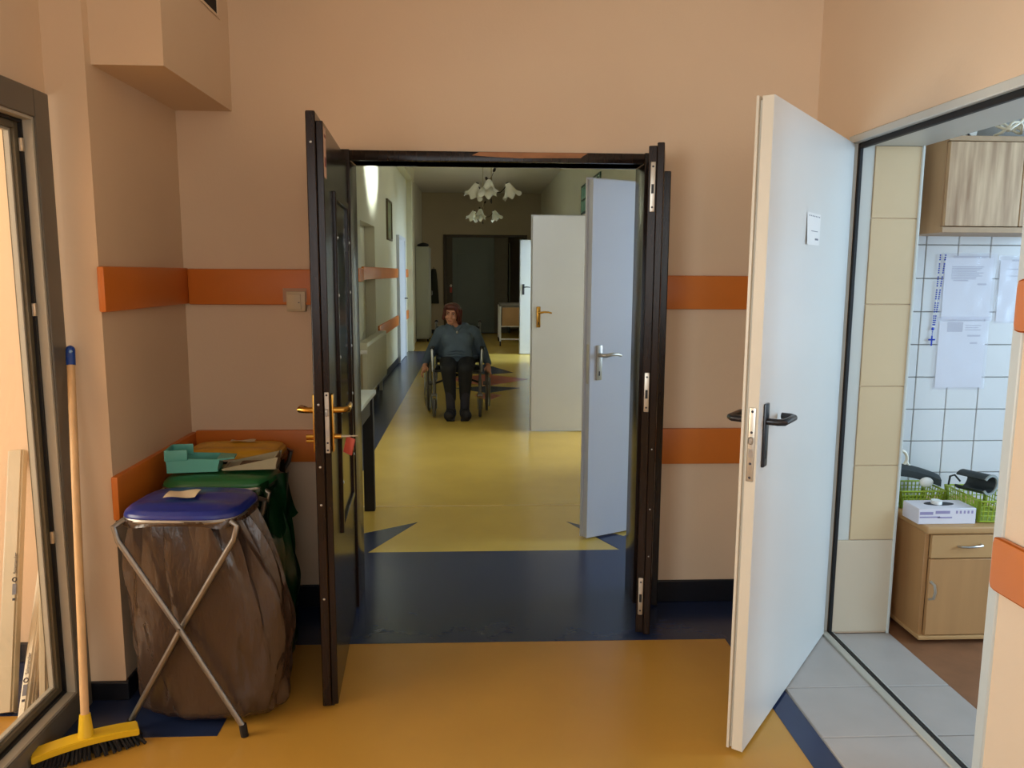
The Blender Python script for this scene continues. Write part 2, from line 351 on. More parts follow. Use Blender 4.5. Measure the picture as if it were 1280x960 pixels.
S(w, 'wall_corridor_left', CREAM, 'cream corridor wall with a doorway-high niche')
w = MB(); w.box(XC0, XC0+.1, 15.2, 15.6, 0, ZC-.22); S(w, 'trim_pilaster', CREAM, 'cream pilaster on the corridor wall', 'pilaster')
w = MB(); w.box(XC0, XC0+.12, YT, 15.6, ZC-.22, ZC); S(w, 'trim_cornice', CREAM, 'cream boxed cornice under the corridor ceiling', 'cornice')
doors = [(3.72, 4.84), (6.2, 7.34), (13.4, 14.6)]; TR = (10.4, 12.2, 2.39, 2.82)
TR_ADDED = (4.95, 6.0, 2.35, 3.1); WN_ADDED = (15.6, 17.2, 1.0, 2.05)  # added openings, out of view, cut to let fill light in
w = MB()
def wall_run(y0, y1, hole=None):
    if hole is None: w.box(XC1, 1.8, y0, y1, 0, ZC); return
    w.box(XC1, 1.8, y0, y1, 0, hole[0]) if hole[0] > 0 else None; w.box(XC1, 1.8, y0, y1, hole[1], ZC)
cuts = sorted([(a, b, 0, 2.06) for a, b in doors]+[TR, TR_ADDED, WN_ADDED]); y = YT
for a, b, z0, z1 in cuts: wall_run(y, a); wall_run(a, b, (z0, z1)); y = b
wall_run(y, YE)
S(w, 'wall_corridor_right', CREAM, 'cream corridor wall with open doorways')
EDX0, EDX1, EDZ = -.70, 1.25, 2.38
w = MB(); w.box(x0, EDX0, YE, YE+.15, 0, ZC); w.box(EDX1, 1.8, YE, YE+.15, 0, ZC); w.box(EDX0, EDX1, YE, YE+.15, EDZ, ZC)
w.box(x0, 1.8, YE+1.6, YE+1.7, 0, ZC); w.box(x0, EDX0-.1, YE+.15, YE+1.6, 0, ZC); w.box(EDX1+.1, 1.8, YE+.15, YE+1.6, 0, ZC)
S(w, 'wall_end', ENDW, 'far end wall of the corridor')
f = MB(); f.box(x0, 1.8, YE+.1, YE+1.7, -.12, 0); S(f, 'floor_lobby', YELC, 'floor beyond the far doorway', 'floor')
w = MB(); w.box(x0, 1.8, YT, YE+1.7, ZC, ZC+.1); S(w, 'ceiling_corridor', CEIL, 'pale corridor ceiling', 'ceiling')
w = MB(); w.box(4.55, 4.7, YT, 17.7, 0, ZC)
for yy in (6.05, 9, 12.8, 15.4, 17.6): w.box(1.8, 4.55, yy, yy+.1, 0, ZC)
S(w, 'wall_wards', CREAM, 'walls of the rooms off the corridor')
w = MB(); w.box(1.8, 4.7, YT, 17.7, ZC, ZC+.1); S(w, 'ceiling_wards', CEIL, 'ceilings of the rooms off the corridor', 'ceiling')
# hall window behind the viewer
wn = empty('window_1', (0, -2.56, 1.0), 0, 'white framed window in the rear hall wall', 'window', kind='structure')
mb = MB()
for a in ((-.9, .9, 0, .06), (-.9, .9, 1.44, 1.5), (-.9, -.84, .06, 1.44), (.84, .9, .06, 1.44), (-.03, .03, .06, 1.44)): mb.box(a[0], a[1], -.04, .02, a[2], a[3], .004, 1)
mb.build('window_frame', WHITE, wn)
for s in (-1, 1): mb = MB(); mb.box(min(s*.03, s*.84), max(s*.03, s*.84), -.015, -.01, .06, 1.44); mb.build('pane', GLASS, wn)

wn = empty('window_5', (-1.43, -.75, .85), 0, 'added white framed window in the left hall wall, out of view', 'window', kind='structure')
mb = MB()
for a in ((-.75, .75, 0, .05), (-.75, .75, 1.45, 1.5), (-.75, -.7, .05, 1.45), (.7, .75, .05, 1.45)): mb.box(-.03, .02, a[0], a[1], a[2], a[3], .004, 1)
mb.build('window_frame', WHITE, wn)
mb = MB(); mb.box(-.012, -.007, -.7, .7, .05, 1.45); mb.build('pane', GLASS, wn)
# baseboards
def bb(name, x0, x1, y0, y1, h, lab): mb = MB(); mb.box(x0, x1, y0, y1, 0, h, .006, 2); return S(mb, name, BASE, lab, 'baseboard')
bb('baseboard_back_left', -1.23, -.6, YB-.014, YB, .105, 'dark vinyl baseboard behind the waste bags')
bb('baseboard_back_right', .79, XR, YB-.014, YB, .105, 'dark vinyl baseboard between the dark and white doors')
bb('baseboard_pillar', -1.23, -1.217, 2.65, YB-.014, .075, 'dark vinyl baseboard along the waste bag corner')
bb('baseboard_pillar_front', -1.49, -1.217, 2.646, 2.66, .07, 'dark vinyl baseboard on the narrow pillar face')
bb('baseboard_side_room', -3.8, -1.49, 2.936, 2.95, .08, 'dark baseboard behind the leaning white profiles')
mb = MB(); mb.box(XC0, XC0+.014, YT, NY0, 0, .1, .005, 1); mb.box(XC0, XC0+.014, NY1, 13.2, 0, .1, .005, 1); S(mb, 'baseboard_corridor_left', BASE, 'dark baseboard along the corridor wall', 'baseboard')
mb = MB(); mb.box(x0, EDX0-.06, YE-.014, YE, 0, .1, .005, 1); S(mb, 'baseboard_end', BASE, 'dark baseboard of the far end wall', 'baseboard')

# orange wall guard boards
NT = [0]
def rail(x0, x1, y0, y1, z0, z1, lab, bev=.008):
    NT[0] += 1; mb = MB(); mb.box(x0, x1, y0, y1, z0, z1, bev, 2)
    o = mb.build('trim_%d' % NT[0], ORNG, None, True, lab, 'wall guard', kind='structure'); return o
U0, U1, L0, L1 = 1.362, 1.513, .66, .818
rail(-1.232, -1.208, 2.645, YB-.001, U0+.004, U1+.003, 'upper orange wall guard board on the side wall of the waste bag corner')
rail(-1.208, -.56, YB-.025, YB, U0, U1, 'upper orange wall guard board carrying the light switch')
rail(-1.232, -1.208, 2.645, YB-.001, L0-.004, L1-.008, 'lower orange wall guard board running behind the blue lid')
rail(-1.208, -.56, YB-.025, YB, L0+.015, L1, 'lower orange wall guard board behind the ochre lid')
rail(.80, XR, YB-.025, YB, U0-.013, U1-.018, 'upper orange wall guard board between the dark and white doors')
rail(.79, XR, YB-.025, YB, L0-.004, L1, 'lower orange wall guard board between the dark and white doors')
rail(XR-.028, XR, .5, 2.045, U0-.01, U1-.02, 'upper orange wall guard board beside the cabinet doorway', .02)
rail(XR-.028, XR, .5, 2.045, L0-.03, L1-.035, 'lower orange wall guard board beside the cabinet doorway', .02)
rail(XC0, XC0+.03, 8.7, NY0, 1.40, 1.55, 'short upper orange board before the corridor niche')
rail(XC0-.0, XC0+.03, NY0+.02, 13.1, 1.42, 1.57, 'long upper orange board across the corridor niche')
rail(XC0, XC0+.03, 10.5, 13.1, .64, .80, 'lower orange board after the corridor radiator')
rail(XC0, XC0+.03, 14.4, 15.15, 1.42, 1.57, 'upper orange board beyond the bluish corridor door')
rail(XC0, XC0+.03, 14.4, 15.15, .64, .80, 'lower orange board beyond the bluish corridor door')

# vent in the duct box
v = empty('air_vent', (-1.0, 3.04, 2.492), 0, 'black air vent opening in the boxed duct', 'vent')
mb = MB(); mb.box(-.012, .0015, 0, .23, 0, .25); mb.build('opening', VOID, v)  # near-black plate stands for the shade inside the vent
mb = MB(); mb.box(0, .006, .23, .262, -.012, .26, .002, 1); mb.box(0, .006, -.03, 0, -.012, .26, .002, 1); mb.box(0, .006, 0, .23, -.012, .0, .002, 1); mb.box(0, .006, 0, .23, .25, .26, .002, 1); mb.build('vent_frame', PEACH, v)

# ------------------------------------------------------------------ dark double door
fr = empty('trim_dark_frame', (0, YB, 0), 0, 'dark brown door frame with chipped lintel around the corridor doorway', 'door frame', kind='structure')
for a, b in ((OX0-.03, OX0+.02), (OX1-.02, OX1+.045)):
    mb = MB(); mb.box(a, b, -.02, .17, 0, OZ+.045, .004, 2); mb.build('jamb', BROWN, fr)
mb = MB(); mb.box(OX0+.02, OX1-.02, -.018, .165, OZ, OZ+.042, .004, 2); mb.build('lintel', BROWN, fr)
a, b = ony(590, 190, YB-.02).x, ony(735, 190, YB-.02).x
pts = [(a, .026), (a+.03, .040), (b-.14, .041), (b, .040), (b-.02, .028), (b-.03, .020), (b-.2, .018), (a+.2, .016), (a+.1, .020)]
mb = MB(); mb.prism([(p[0], OZ+p[1]) for p in pts], -.0195, -.017, 'y'); mb.build('chipped_patch', BROWN2, fr, label='bare brown wood where the dark paint is chipped off')

def lever(parent, x, y, z, side, toward, m, plate_m, kind='u', L=.12):
    """lever on the face local y; side = +1/-1 normal; toward = +1/-1 along leaf; returns the handle part"""
    h = None
    mb = MB(); mb.box(x-.019, x+.019, min(y, y+side*.008), max(y, y+side*.008), z-.14, z+.055, .0035, 2); pl = mb.build('handle_plate', plate_m, parent)
    o = .055*side; mb = MB()
    if kind == 'u': path = [(x, y, z), (x, y+o*.7, z), (x+toward*.012, y+o, z), (x+toward*(L-.012), y+o, z), (x+toward*L, y+o*.72, z), (x+toward*L, y+o*.25, z)]; mb.tube(path, .0105, 10)
    else: path = [(x, y, z), (x, y+o*.7, z), (x+toward*.015, y+o*.95, z), (x+toward*.05, y+o, z+.006), (x+toward*.09, y+o*.95, z+.004), (x+toward*L, y+o*.8, z-.004)]; mb.tube(path, [.011, .010, .011, .010, .009, .008], 10)
    mb.build('lever', m, pl)
    mb = MB(); mb.box(x-.004, x+.004, y+side*.0075, y+side*.0085, z-.115, z-.09, .001, 1); mb.build('keyhole', BLACK, pl)
    return pl
def slab(parent, W, H, t, m, z0=.008, lip=.014):
    mb = MB(); mb.box(0, W, -t, 0, z0, H, .002, 1); o = mb.build('leaf', m, parent); return o

# big dark leaf: visible face is local +y
p0 = Vector((-.53, YB-.03, 0)); p1 = Vector((-.474, 2.565, 0)); d = p1-p0; Lw = d.length
D1 = empty('door_1', p0, math.atan2(d.y, d.x), 'wide dark brown door leaf standing open beside the waste bags', 'door', kind='structure')
mb = MB(); mb.box(0, Lw-.012, -.022, 0, .01, 1.972, .002, 1); mb.box(0, Lw, -.052, -.022, .01, 2.0, .003, 1); lf = mb.build('leaf', BROWN, D1)
mb = MB(); mb.box(.10, .13, -.002, .012, .55, 1.78, .003, 1); mb.box(Lw-.27, Lw-.24, -.002, .012, .55, 1.78, .003, 1); mb.box(.13, Lw-.27, -.002, .012, .55, .58, .003, 1); mb.box(.13, Lw-.27, -.002, .012, 1.75, 1.78, .003, 1); mb.build('glazing_bead', BROWN, D1)
mb = MB(); mb.box(.13, Lw-.27, -.001, .003, .58, 1.75); mb.build('dark_pane', SMOKE, D1)
for z in (.74, 1.0, 1.2, 1.42, 1.62):
    for x in (.115, Lw-.255): mb = MB(); mb.ball((x, .0125, z), (.006, .003, .006), n=10); mb.build('screw', CHROME, D1)
pl = lever(D1, Lw-.045, 0, 1.045, 1, -1, BRASS, BRASS, 'c', .13)
mb = MB(); mb.tube([(Lw-.045, -.05, 1.045), (Lw-.045, -.085, 1.045), (Lw-.06, -.105, 1.045), (Lw-.11, -.108, 1.043), (Lw-.165, -.10, 1.03)], [.011, .010, .011, .010, .008], 10); mb.build('lever_outer', BRASS, D1)
mb = MB(); mb.box(Lw-.064, Lw-.026, -.06, -.052, .905, 1.1, .003, 2); mb.build('handle_plate_outer', BRASS, D1)
mb = MB(); mb.tube([(Lw-.045, -.06, .955), (Lw-.045, -.085, .955)], .008, 8); mb.tube([(Lw-.045, -.06, .94), (Lw-.045, -.085, .94)], .006, 8); mb.build('lock_cylinder_outer', BRASS, D1)
mb = MB(); mb.tube([(Lw-.045, .005, .955), (Lw-.045, .03, .955)], .009, 10); cy = mb.build('lock_cylinder', BRASS, D1)
mb = MB(); mb.box(Lw-.049, Lw-.041, .03, .06, .952, .958, .001, 1); mb.tube([(Lw-.045, .06, .955), (Lw-.051, .072, .955), (Lw-.045, .083, .955), (Lw-.039, .072, .955)], .0018, 6, closed=True); mb.build('key', STEELP, cy)
mb = MB(); mb.box(-.018, .018, -.003, .003, -.06, 0, .002, 1, M=Matrix.Translation((Lw-.045, .062, .95)) @ Matrix.Rotation(R(60), 4, 'Z') @ Matrix.Rotation(R(16), 4, 'Y')); mb.build('key_tag', REDT, cy)
mb = MB(); mb.box(Lw-.012, Lw-.009, -.019, -.004, .905, 1.11, .0015, 1); fp = mb.build('lock_faceplate', STEELP, D1)
mb = MB(); mb.box(Lw-.01, Lw-.002, -.016, -.007, 1.03, 1.055, .002, 1); mb.box(Lw-.0095, Lw-.0085, -.016, -.007, .96, .985); mb.build('latch', CHROME, fp)
for z in (.915, 1.1, .94): mb = MB(); mb.ball((Lw-.009, -.0115, z), (.0015, .0035, .0035), n=8); mb.build('screw', INKD, fp)
for z in (1.905, 1.07, .86, .73, .4): mb = MB(); mb.ball((Lw, -.037, z), (.002, .004, .004), n=8); mb.build('screw', CHROME, D1)
mb = MB(); mb.box(Lw-.075, Lw-.018, 0, .0012, 1.80, 1.955); st = mb.build('sticker', mat('peach_sticker', (206, 168, 146), .6), D1)
mb = MB(); mb.box(Lw-.068, Lw-.026, .001, .0016, 1.835, 1.865); mb.box(Lw-.068, Lw-.026, .001, .0016, 1.925, 1.935); mb.build('sticker_print', mat('dark_red_print', (120, 30, 28), .6), st)
mb = MB(); mb.box(Lw-.05, Lw-.02, -.04, -.012, 0, .02, .003, 1); mb.build('bottom_seal', BLACK, D1)
# narrow dark leaf
p0 = Vector((OX1+.005, YB-.03, 0)); p1 = Vector((.672, 3.075, 0)); d = p1-p0; L2 = d.length
D2 = empty('door_2', p0, math.atan2(d.y, d.x), 'narrow dark brown door leaf with three bolt plates on its edge', 'door', kind='structure')
# local +y is the side facing the wall to the right
mb = MB(); mb.box(0, L2-.014, -.002, .030, .01, 1.99, .002, 1); mb.box(0, L2, .030, .058, .01, 2.0, .003, 1); mb.build('leaf', BROWN, D2)
mb = MB(); mb.box(0, .02, .05, .085, .01, 1.93, .003, 1); mb.build('hinge_stile', BROWN, D2)
for z0, z1 in ((1.74, 1.93), (.95, 1.11), (.09, .25)):
    mb = MB(); mb.box(L2-.015, L2-.011, .006, .026, z0, z1, .004, 2); q = mb.build('bolt_plate', STEELP, D2)
    for z in (z0+.018, z1-.018): mb = MB(); mb.ball((L2-.011, .016, z), (.0015, .004, .004), n=8); mb.build('screw', INKD, q)
    mb = MB(); mb.box(L2-.0115, L2-.0105, .011, .021, (z0+z1)/2-.025, (z0+z1)/2+.01); mb.build('bolt_slot', BLACK, q)
for z in (.35, .55, .8): mb = MB(); mb.ball((L2, .044, z), (.002, .003, .003), n=8); mb.build('screw', CHROME, D2)

# ------------------------------------------------------------------ white door and its doorway
h0 = onz(1033, 790); f0 = Vector((.839, 2.243, 0)); h0 = Vector((1.462, 3.045, 0)); d = f0-h0; LW = d.length
D3 = empty('door_3', h0, math.atan2(d.y, d.x), 'white door leaf with black lever standing open by the tiled room', 'door', kind='structure')
mb = MB(); mb.box(.0, LW, -.0008, .0, .012, 2.0); mb.build('leaf_face', WHITE, D3)
mb = MB(); mb.box(0, LW-.0005, -.034, -.0008, .012, 2.0, .0008, 1); mb.build('leaf', WHED, D3)
mb = MB(); mb.box(0, LW+.002, -.051, -.042, .012, 2.002, .003, 2); mb.box(0, LW-.012, -.042, -.034, .012, 1.99); mb.build('rebate_lip', WHED, D3)
lever(D3, LW-.062, 0, 1.062, 1, -1, BLKP, BLKP, 'u', .125)
mb = MB(); mb.tube([(LW-.06, -.05, 1.062), (LW-.06, -.10, 1.062), (LW-.075, -.112, 1.062), (LW-.17, -.112, 1.062), (LW-.18, -.09, 1.062)], .0105, 10); mb.build('lever_outer', BLKP, D3)
mb = MB(); mb.box(LW-.001, LW+.0015, -.029, -.008, .885, 1.11, .0035, 2); fp = mb.build('lock_faceplate', STEELP, D3)
mb = MB(); mb.box(LW+.001, LW+.012, -.025, -.012, 1.0, 1.022, .003, 1); mb.box(LW+.001, LW+.0025, -.025, -.012, .96, .985); mb.build('latch', CHROME, fp)
for z in (.897, 1.098, 1.035, .94): mb = MB(); mb.ball((LW+.0015, -.0185, z), (.0015, .004, .004), n=8); mb.build('screw', INKD, fp)
n0 = LW*.56+.05
mb = MB(); mb.grid(lambda u, v: Vector((n0-.17*u, .0015+.004*(1-v)*(1-u)**3*(u < .4), 1.60+.105*v)), 8, 8); nt_ = mb.build('paper_note', PAPER, D3, label='small white paper note taped to the door')
mb = MB()
for k in range(7): mb.box(n0-.158+.021*k, n0-.149+.021*k, .0016, .0021, 1.693, 1.697)
mb.box(n0-.15, n0-.11, .0016, .0021, 1.617, 1.623); mb.box(n0-.14, n0-.05, .0016, .0021, 1.645, 1.647); mb.build('note_print', INK, nt_)
tf = empty('trim_doorway', (XR, 2.06, 0), 0, 'pale frame with black seal around the doorway of the tiled room', 'door frame', kind='structure')
J0, J1 = 0, 1.01
mb = MB(); mb.box(-.006, .018, J1-.002, J1+.03, 0, 2.035, .003, 1); mb.box(-.006, .018, J0-.03, J1-.002, 2.005, 2.035, .003, 1); mb.build('frame_far', PVC, tf)
mb = MB(); mb.box(-.008, .03, -.032, .006, 0, 2.005, .003, 1); mb.build('frame_near', PVC, tf)
mb = MB(); mb.box(.018, .032, J1-.016, J1+.004, 0, 2.005, .002, 1); mb.box(.018, .034, .0, J1-.016, 1.985, 2.006, .002, 1); mb.box(.018, .032, .006, .014, 0, 1.985, .002, 1); mb.build('black_seal', BLACK, tf)
mb = MB(); mb.box(.03, .085, J1-.004, J1+.01, .41, 2.0, .002, 1); mb.box(.034, .275, 0, J1, 1.998, 2.02); mb.build('reveal_lining', PVC, tf)
mb = MB(); mb.box(-.014, .018, 0, J1, 0, .012, .003, 1); mb.build('threshold', LGREY, tf)
mb = MB(); mb.box(.018, .036, 0, J1, 0, .013, .003, 1); mb.build('threshold_seal', BLACK, tf)
mb = MB(); mb.box(.036, .045, 0, J1, 0, .010, .003, 1); mb.build('threshold_edge', PVC, tf)
zj = [.412, .728, 1.056, 1.386, 1.722, 1.998]
for a, b in zip(zj, zj[1:]): mb = MB(); mb.box(1.556, 1.742, 3.062, 3.07, a+.0015, b-.0015, .0015, 1); S(mb, 'wall_tile', TILEB, '', parent=WR)
mb = MB(); mb.box(1.502, 1.742, 3.060, 3.07, .01, .410, .0015, 1); S(mb, 'wall_tile', mat('pale_tile', (204, 188, 164), .3, .03, 3), '', parent=WR)
mb = MB(); mb.box(1.738, 1.750, 3.056, 3.075, .0, 2.0, .003, 1); S(mb, 'corner_strip', PVC, '', parent=WR)

# ------------------------------------------------------------------ light switch
s = empty('light_switch', (-.757, YB-.0, 1.335), 0, 'ivory light switch set into the notch of the orange board', 'light switch')
mb = MB(); mb.box(-.04, .04, -.036, .0, 0, .085, .005, 2); mb.build('switch_box', SWITCH, s)
mb = MB(); mb.box(-.034, .022, -.041, -.034, .008, .074, .003, 2); r_ = mb.build('rocker', SWITCH, s)
mb = MB(); mb.box(.011, .017, -.0418, -.0405, .036, .040); mb.build('indicator', INKD, r_)
mb = MB(); mb.box(-.055, .045, -.0262, -.0245, .04, .098); mb.build('notch', mat('pale_plaster', (190, 150, 124), .8), s)

# ------------------------------------------------------------------ glazed grey door on the left
D4 = empty('door_4', (XL, .9, 0), 0, 'grey aluminium glazed door beside the broom', 'door', kind='structure')
Wd = 1.735   # local y from 0 to Wd (far end, y = 2.635)
mb = MB()
mb.box(-.03, .022, Wd-.085, Wd, 0, 2.05, .003, 1); mb.box(-.03, .022, 0, .085, 0, 2.05, .003, 1); mb.box(-.03, .022, .085, Wd-.085, 1.965, 2.05, .003, 1); mb.box(-.03, .022, .085, Wd-.085, 0, .085, .003, 1)
mb.build('outer_frame', GREYAL, D4)
def ring(a, x0, x1, wdt, name, m, z0=.085, z1=1.965):
    mb = MB(); lo, hi = .085+a, Wd-.085-a; b0, b1 = z0+a, z1-a
    mb.box(x0, x1, hi-wdt, hi, b0, b1, .001, 1); mb.box(x0, x1, lo, lo+wdt, b0, b1, .001, 1); mb.box(x0, x1, lo+wdt, hi-wdt, b1-wdt, b1, .001, 1); mb.box(x0, x1, lo+wdt, hi-wdt, b0, b0+wdt, .001, 1)
    return mb.build(name, m, D4)
ring(0, -.03, .016, .010, 'inner_edge', LGREY)
ring(.010, -.05, -.012, .010, 'seal', BLACK)
ring(.020, -.058, -.022, .020, 'sash', mat('olive_grey_profile', (92, 84, 66), .4))
ring(.040, -.05, -.034, .008, 'glazing_bead', LGREY)
mb = MB(); mb.box(-.045, -.04, .128, Wd-.128, .128, 1.922); mb.build('glass_pane', GLASS, D4)
for z in (.62, 1.36, 1.86):
    mb = MB(); mb.box(-.02, -.008, Wd-.111, Wd-.099, z, z+.04, .001, 1); mb.build('striker', STEELP, D4)

# ------------------------------------------------------------------ white profiles leaning behind the glass
def plank(bx, by, tx, tz, wd, th, m, lab, yw, name='upvc_profile'):
    """foot at (bx, by, 0); leans on the wall face yw reaching height tz, shifted to tx"""
    b = Vector((bx, by, 0)); t_ = Vector((tx, yw-th/2-.006, tz)); z = (t_-b).normalized(); x = Vector((1, 0, 0)); y = z.cross(x).normalized(); x = y.cross(z)
    M = Matrix((x, y, z)).transposed().to_4x4(); M.translation = b+Vector((0, 0, .008))
    o = empty(name, (0, 0, 0), 0, lab, 'profile'); o.matrix_world = M; L = (t_-b).length
    mb = MB(); mb.box(-wd/2, wd/2, -th/2, th/2, 0, L, .003, 2); mb.box(-wd/2+.006, wd/2-.006, -th/2-.005, -th/2, 0, L, .002, 1); mb.build('profile_body', m, o)
    return o, L
def print_on(o, x, z, th, m=INKD, s=1.0):
    M0 = Matrix.Translation((x, -th/2-.0056, z)) @ Matrix.Rotation(R(90), 4, 'X') @ Matrix.Rotation(R(90), 4, 'Z')
    text('lettering', 'Salamander', .020*s, m, M0 @ Matrix.Translation((.025*s, -.007*s, 0)), o)
    mb = MB(); mb.tube([(x+.009*s*math.cos(a*PI/6), -th/2-.0058, z+.009*s*math.sin(a*PI/6)) for a in range(12)], .0022*s, 6, closed=True); mb.build('logo_ring', m, o)
    mb = MB(); mb.box(x-.008*s, x+.009*s, -th/2-.006, -th/2-.005, z-.065*s, z-.018*s); mb.build('printed_block', INK, o)
    mb = MB(); mb.box(x-.006*s, x+.006*s, -th/2-.006, -th/2-.005, z-.09*s, z-.08*s); mb.build('printed_mark', m, o)
def lean(foot, top, yw): a, b = onz(*foot), ony(*top, yw-.02); return a.x, a.y, b.x, b.z
b = lean((9, 893), (23, 566), 2.948); A, L = plank(*b, .056, .03, PLKF, 'wide film-wrapped white profile leaning behind the glass', 2.948); print_on(A, .018, .44, .03, INKD, .8)
b = lean((29, 904), (57, 690), 2.948); A, L = plank(*b, .028, .022, PLKW, 'narrow bright white profile with printed strip', 2.948); print_on(A, .0, .13, .022, INKD, .8)
b = lean((43, 884), (53, 760), 2.948); A, L = plank(*b, .016, .02, PLKW, 'thin short white profile behind the printed one', 2.948)
b = lean((56, 897), (53, 690), 2.655); A, L = plank(*b, .03, .012, PLKF, 'milky short white profile propped against the pillar', 2.655)

# ------------------------------------------------------------------ broom
hb = onz(107, 915, .075); ht = Vector((-1.318, 2.618, 1.262))
bx, by = hb.x, hb.y
ax = (onz(172, 910, .05)-onz(48, 944, .05)); ang = math.atan2(ax.y, ax.x)
br = empty('broom', (bx, by, 0), ang, 'broom with wooden handle and yellow head leaning on the pillar', 'broom')
Mi = Matrix.Rotation(-ang, 4, 'Z') @ Matrix.Translation((-bx, -by, 0))
tl = Mi @ ht; bl = Vector((0, 0, .075)); dv = (tl-bl)
mb = MB(); mb.tube([bl, bl+dv*.955], .0125, 14); mb.build('handle', WOODB, br)
mb = MB(); mb.tube([bl+dv*.945, bl+dv*.955, bl+dv*.985], .0145, 14); M_ = Matrix.Translation(bl+dv*.985)
mb.ball(bl+dv*.985, (.0145, .0145, .016)); cap_ = mb.build('handle_cap', BLUEC, br, label='blue plastic hanging cap')
mb = MB(); mb.ball(bl+dv*.982+Vector((0, -.0135, 0)), (.006, .003, .006)); mb.build('hanging_hole', mat('pale_blue', (120, 160, 210), .5), cap_)
mb = MB(); n = 18; prof = []
for i in range(n+1):
    u = -1+2*i/n; prof.append((u*.148, .052-.012*u*u))
mb.prism([(x, z+.012) for x, z in prof]+[(x, z-.010) for x, z in prof[::-1]], -.03, .03, 'y', bev=.003); hd = mb.build('broom_head', YELP, br)
mb = MB(); mb.tube([(0, 0, .055), bl+dv*.045], [.024, .016], 14); mb.build('socket', YELP, hd)
mb = MB()
for i in range(26):
    for j in range(5):
        u = -1+2*(i+.5)/26; x = u*.142; y = -.022+.011*j; z = .043-.012*u*u
        mb.tube([(x, y, z), (x+u*.022+random.uniform(-.006, .006), y*1.7+random.uniform(-.006, .006), .002)], [.004, .0055], 5)
q = mb.build('bristles', BRIST, br); q['kind'] = 'stuff'

# ------------------------------------------------------------------ waste bag stands
def rsq(t, a, b, p=4.0):
    c, s = math.cos(t), math.sin(t)
    return (math.copysign(abs(c)**(2/p), c)*a, math.copysign(abs(s)**(2/p), s)*b)
def lid(mb, a, b, h):
    lev = [(1.0, 0), (1.02, .012), (1.0, .022), (.93, .034), (.6, .042), (.0, .045)]
    def fn(u, v):
        k = v*(len(lev)-1); i = min(int(k), len(lev)-2); f_ = k-i
        sc = lev[i][0]*(1-f_)+lev[i+1][0]*f_; z = lev[i][1]*(1-f_)+lev[i+1][1]*f_
        x, y = rsq(2*PI*u, a, b); rib = .0035*math.sin(y*sc*52)*(sc < .88)*(sc > .1)
        return Vector((x*max(sc, .004), y*max(sc, .004), h+z+rib))
    mb.grid(fn, 48, 24, closed_u=True)
def bag(mb, a, b, top, seed, bulge=1.0, lean=(0, 0), low=.012):
    rnd = random.Random(seed); ph = [rnd.uniform(0, 6.28) for _ in range(12)]
    def fn(u, v):
        t = 2*PI*u; z = top*(1-v)+low*v
        sw = .92+bulge*(.16*math.sin(PI*min(1, v*1.02)**.8)+.10*v)
        if v > .93: sw *= math.sqrt(max(0, 1-((v-.93)/.072)**2))*.6+.4
        x, y = rsq(t, a, b, 2.9)
        top_w = (1-v)**1.6
        pleat = .020*top_w*math.sin(15*t+ph[0])+.012*top_w*math.sin(27*t+ph[1])
        wr = .010*math.sin(7*t+ph[2]+5*v)*(v*(1-v)*4)+.007*math.sin(11*t-9*v+ph[3])+.006*math.sin(4*t+17*v+ph[4])*v+.005*math.sin(19*t+23*v+ph[5])*v
        k = sw+(pleat+wr)/max(a, b)
        return Vector((x*k+lean[0]*math.sin(PI*min(v, .62)/1.24)*(.5+.5*math.cos(t)), y*min(k, 1.06+.02*math.sin(7*t+5*v))+lean[1]*v, max(z+.006*math.sin(9*t+ph[6])*(v < .9), low)))
    mb.grid(fn, 96, 48, closed_u=True)
    def bot(u, v):
        p = fn(u, 1.0); c = Vector((lean[0], lean[1], low-.006)); return p*(1-v)+Vector((c.x, c.y, c.z))*v
    mb.grid(bot, 96, 4, closed_u=True)
def stand(loc, rz, a, b, H, mlid, mbag, lab, seed, bulge, lean, paper):
    o = empty('waste_bag_stand', loc, rz, lab, 'waste bag stand', 'folding waste bag stands in the corner')
    mb = MB(); lid(mb, a, b, H-.016); l_ = mb.build('lid', mlid, o)
    mb = MB(); mb.tube([(*rsq(2*PI*i/40, a*.985, b*.985), H-.014) for i in range(40)], .009, 8, closed=True); mb.build('bag_ring', TUBE, o)
    mb = MB(); mb.grid(lambda u, v: Vector((*[q*(1.03+.015*math.sin(8*2*PI*u+3*v)) for q in rsq(2*PI*u, a, b)], H-.010-.022*v-.006*math.sin(5*2*PI*u)*v)), 64, 5, closed_u=True); mb.build('bag_cuff', mbag, o)
    mb = MB(); bag(mb, a*.97, b*.74, H-.03, seed, bulge, lean); mb.build('bag', mbag, o)
    for y in (-b*.93, b*.93):
        for s_ in (-1, 1):
            yy = y+(.012*s_)
            path = [(s_*a*.9, y*.9, H-.016), (s_*a*1.01, yy, H-.03), (s_*a*.95, yy, H-.075), (0, yy, H*.5), (-s_*a*1.02, yy, .03)]
            mb = MB(); mb.tube(path, .0095, 10); lg = mb.build('leg', TUBE, o)
            mb = MB(); mb.tube([(-s_*a*1.0, yy, .042), (-s_*a*1.03, yy, .0)], .0125, 10); mb.build('rubber_foot', BLACK, lg)
        mb = MB(); mb.tube([(0, y-.024, H*.5), (0, y+.024, H*.5)], .006, 8); mb.build('pivot', TUBE, o)
    if paper:
        x0, y0, wx, wy, rot = paper; M = Matrix.Translation((x0, y0, H+.034)) @ Matrix.Rotation(rot, 4, 'Z')
        mb = MB(); mb.grid(lambda u, v: M @ Vector(((u-.5)*wx, (v-.5)*wy, .0035+.003*math.sin(6*u+3*v))), 8, 6); pp_ = mb.build('paper_label', mat('cream_label_paper', (226, 206, 174), .7), l_)
    return o
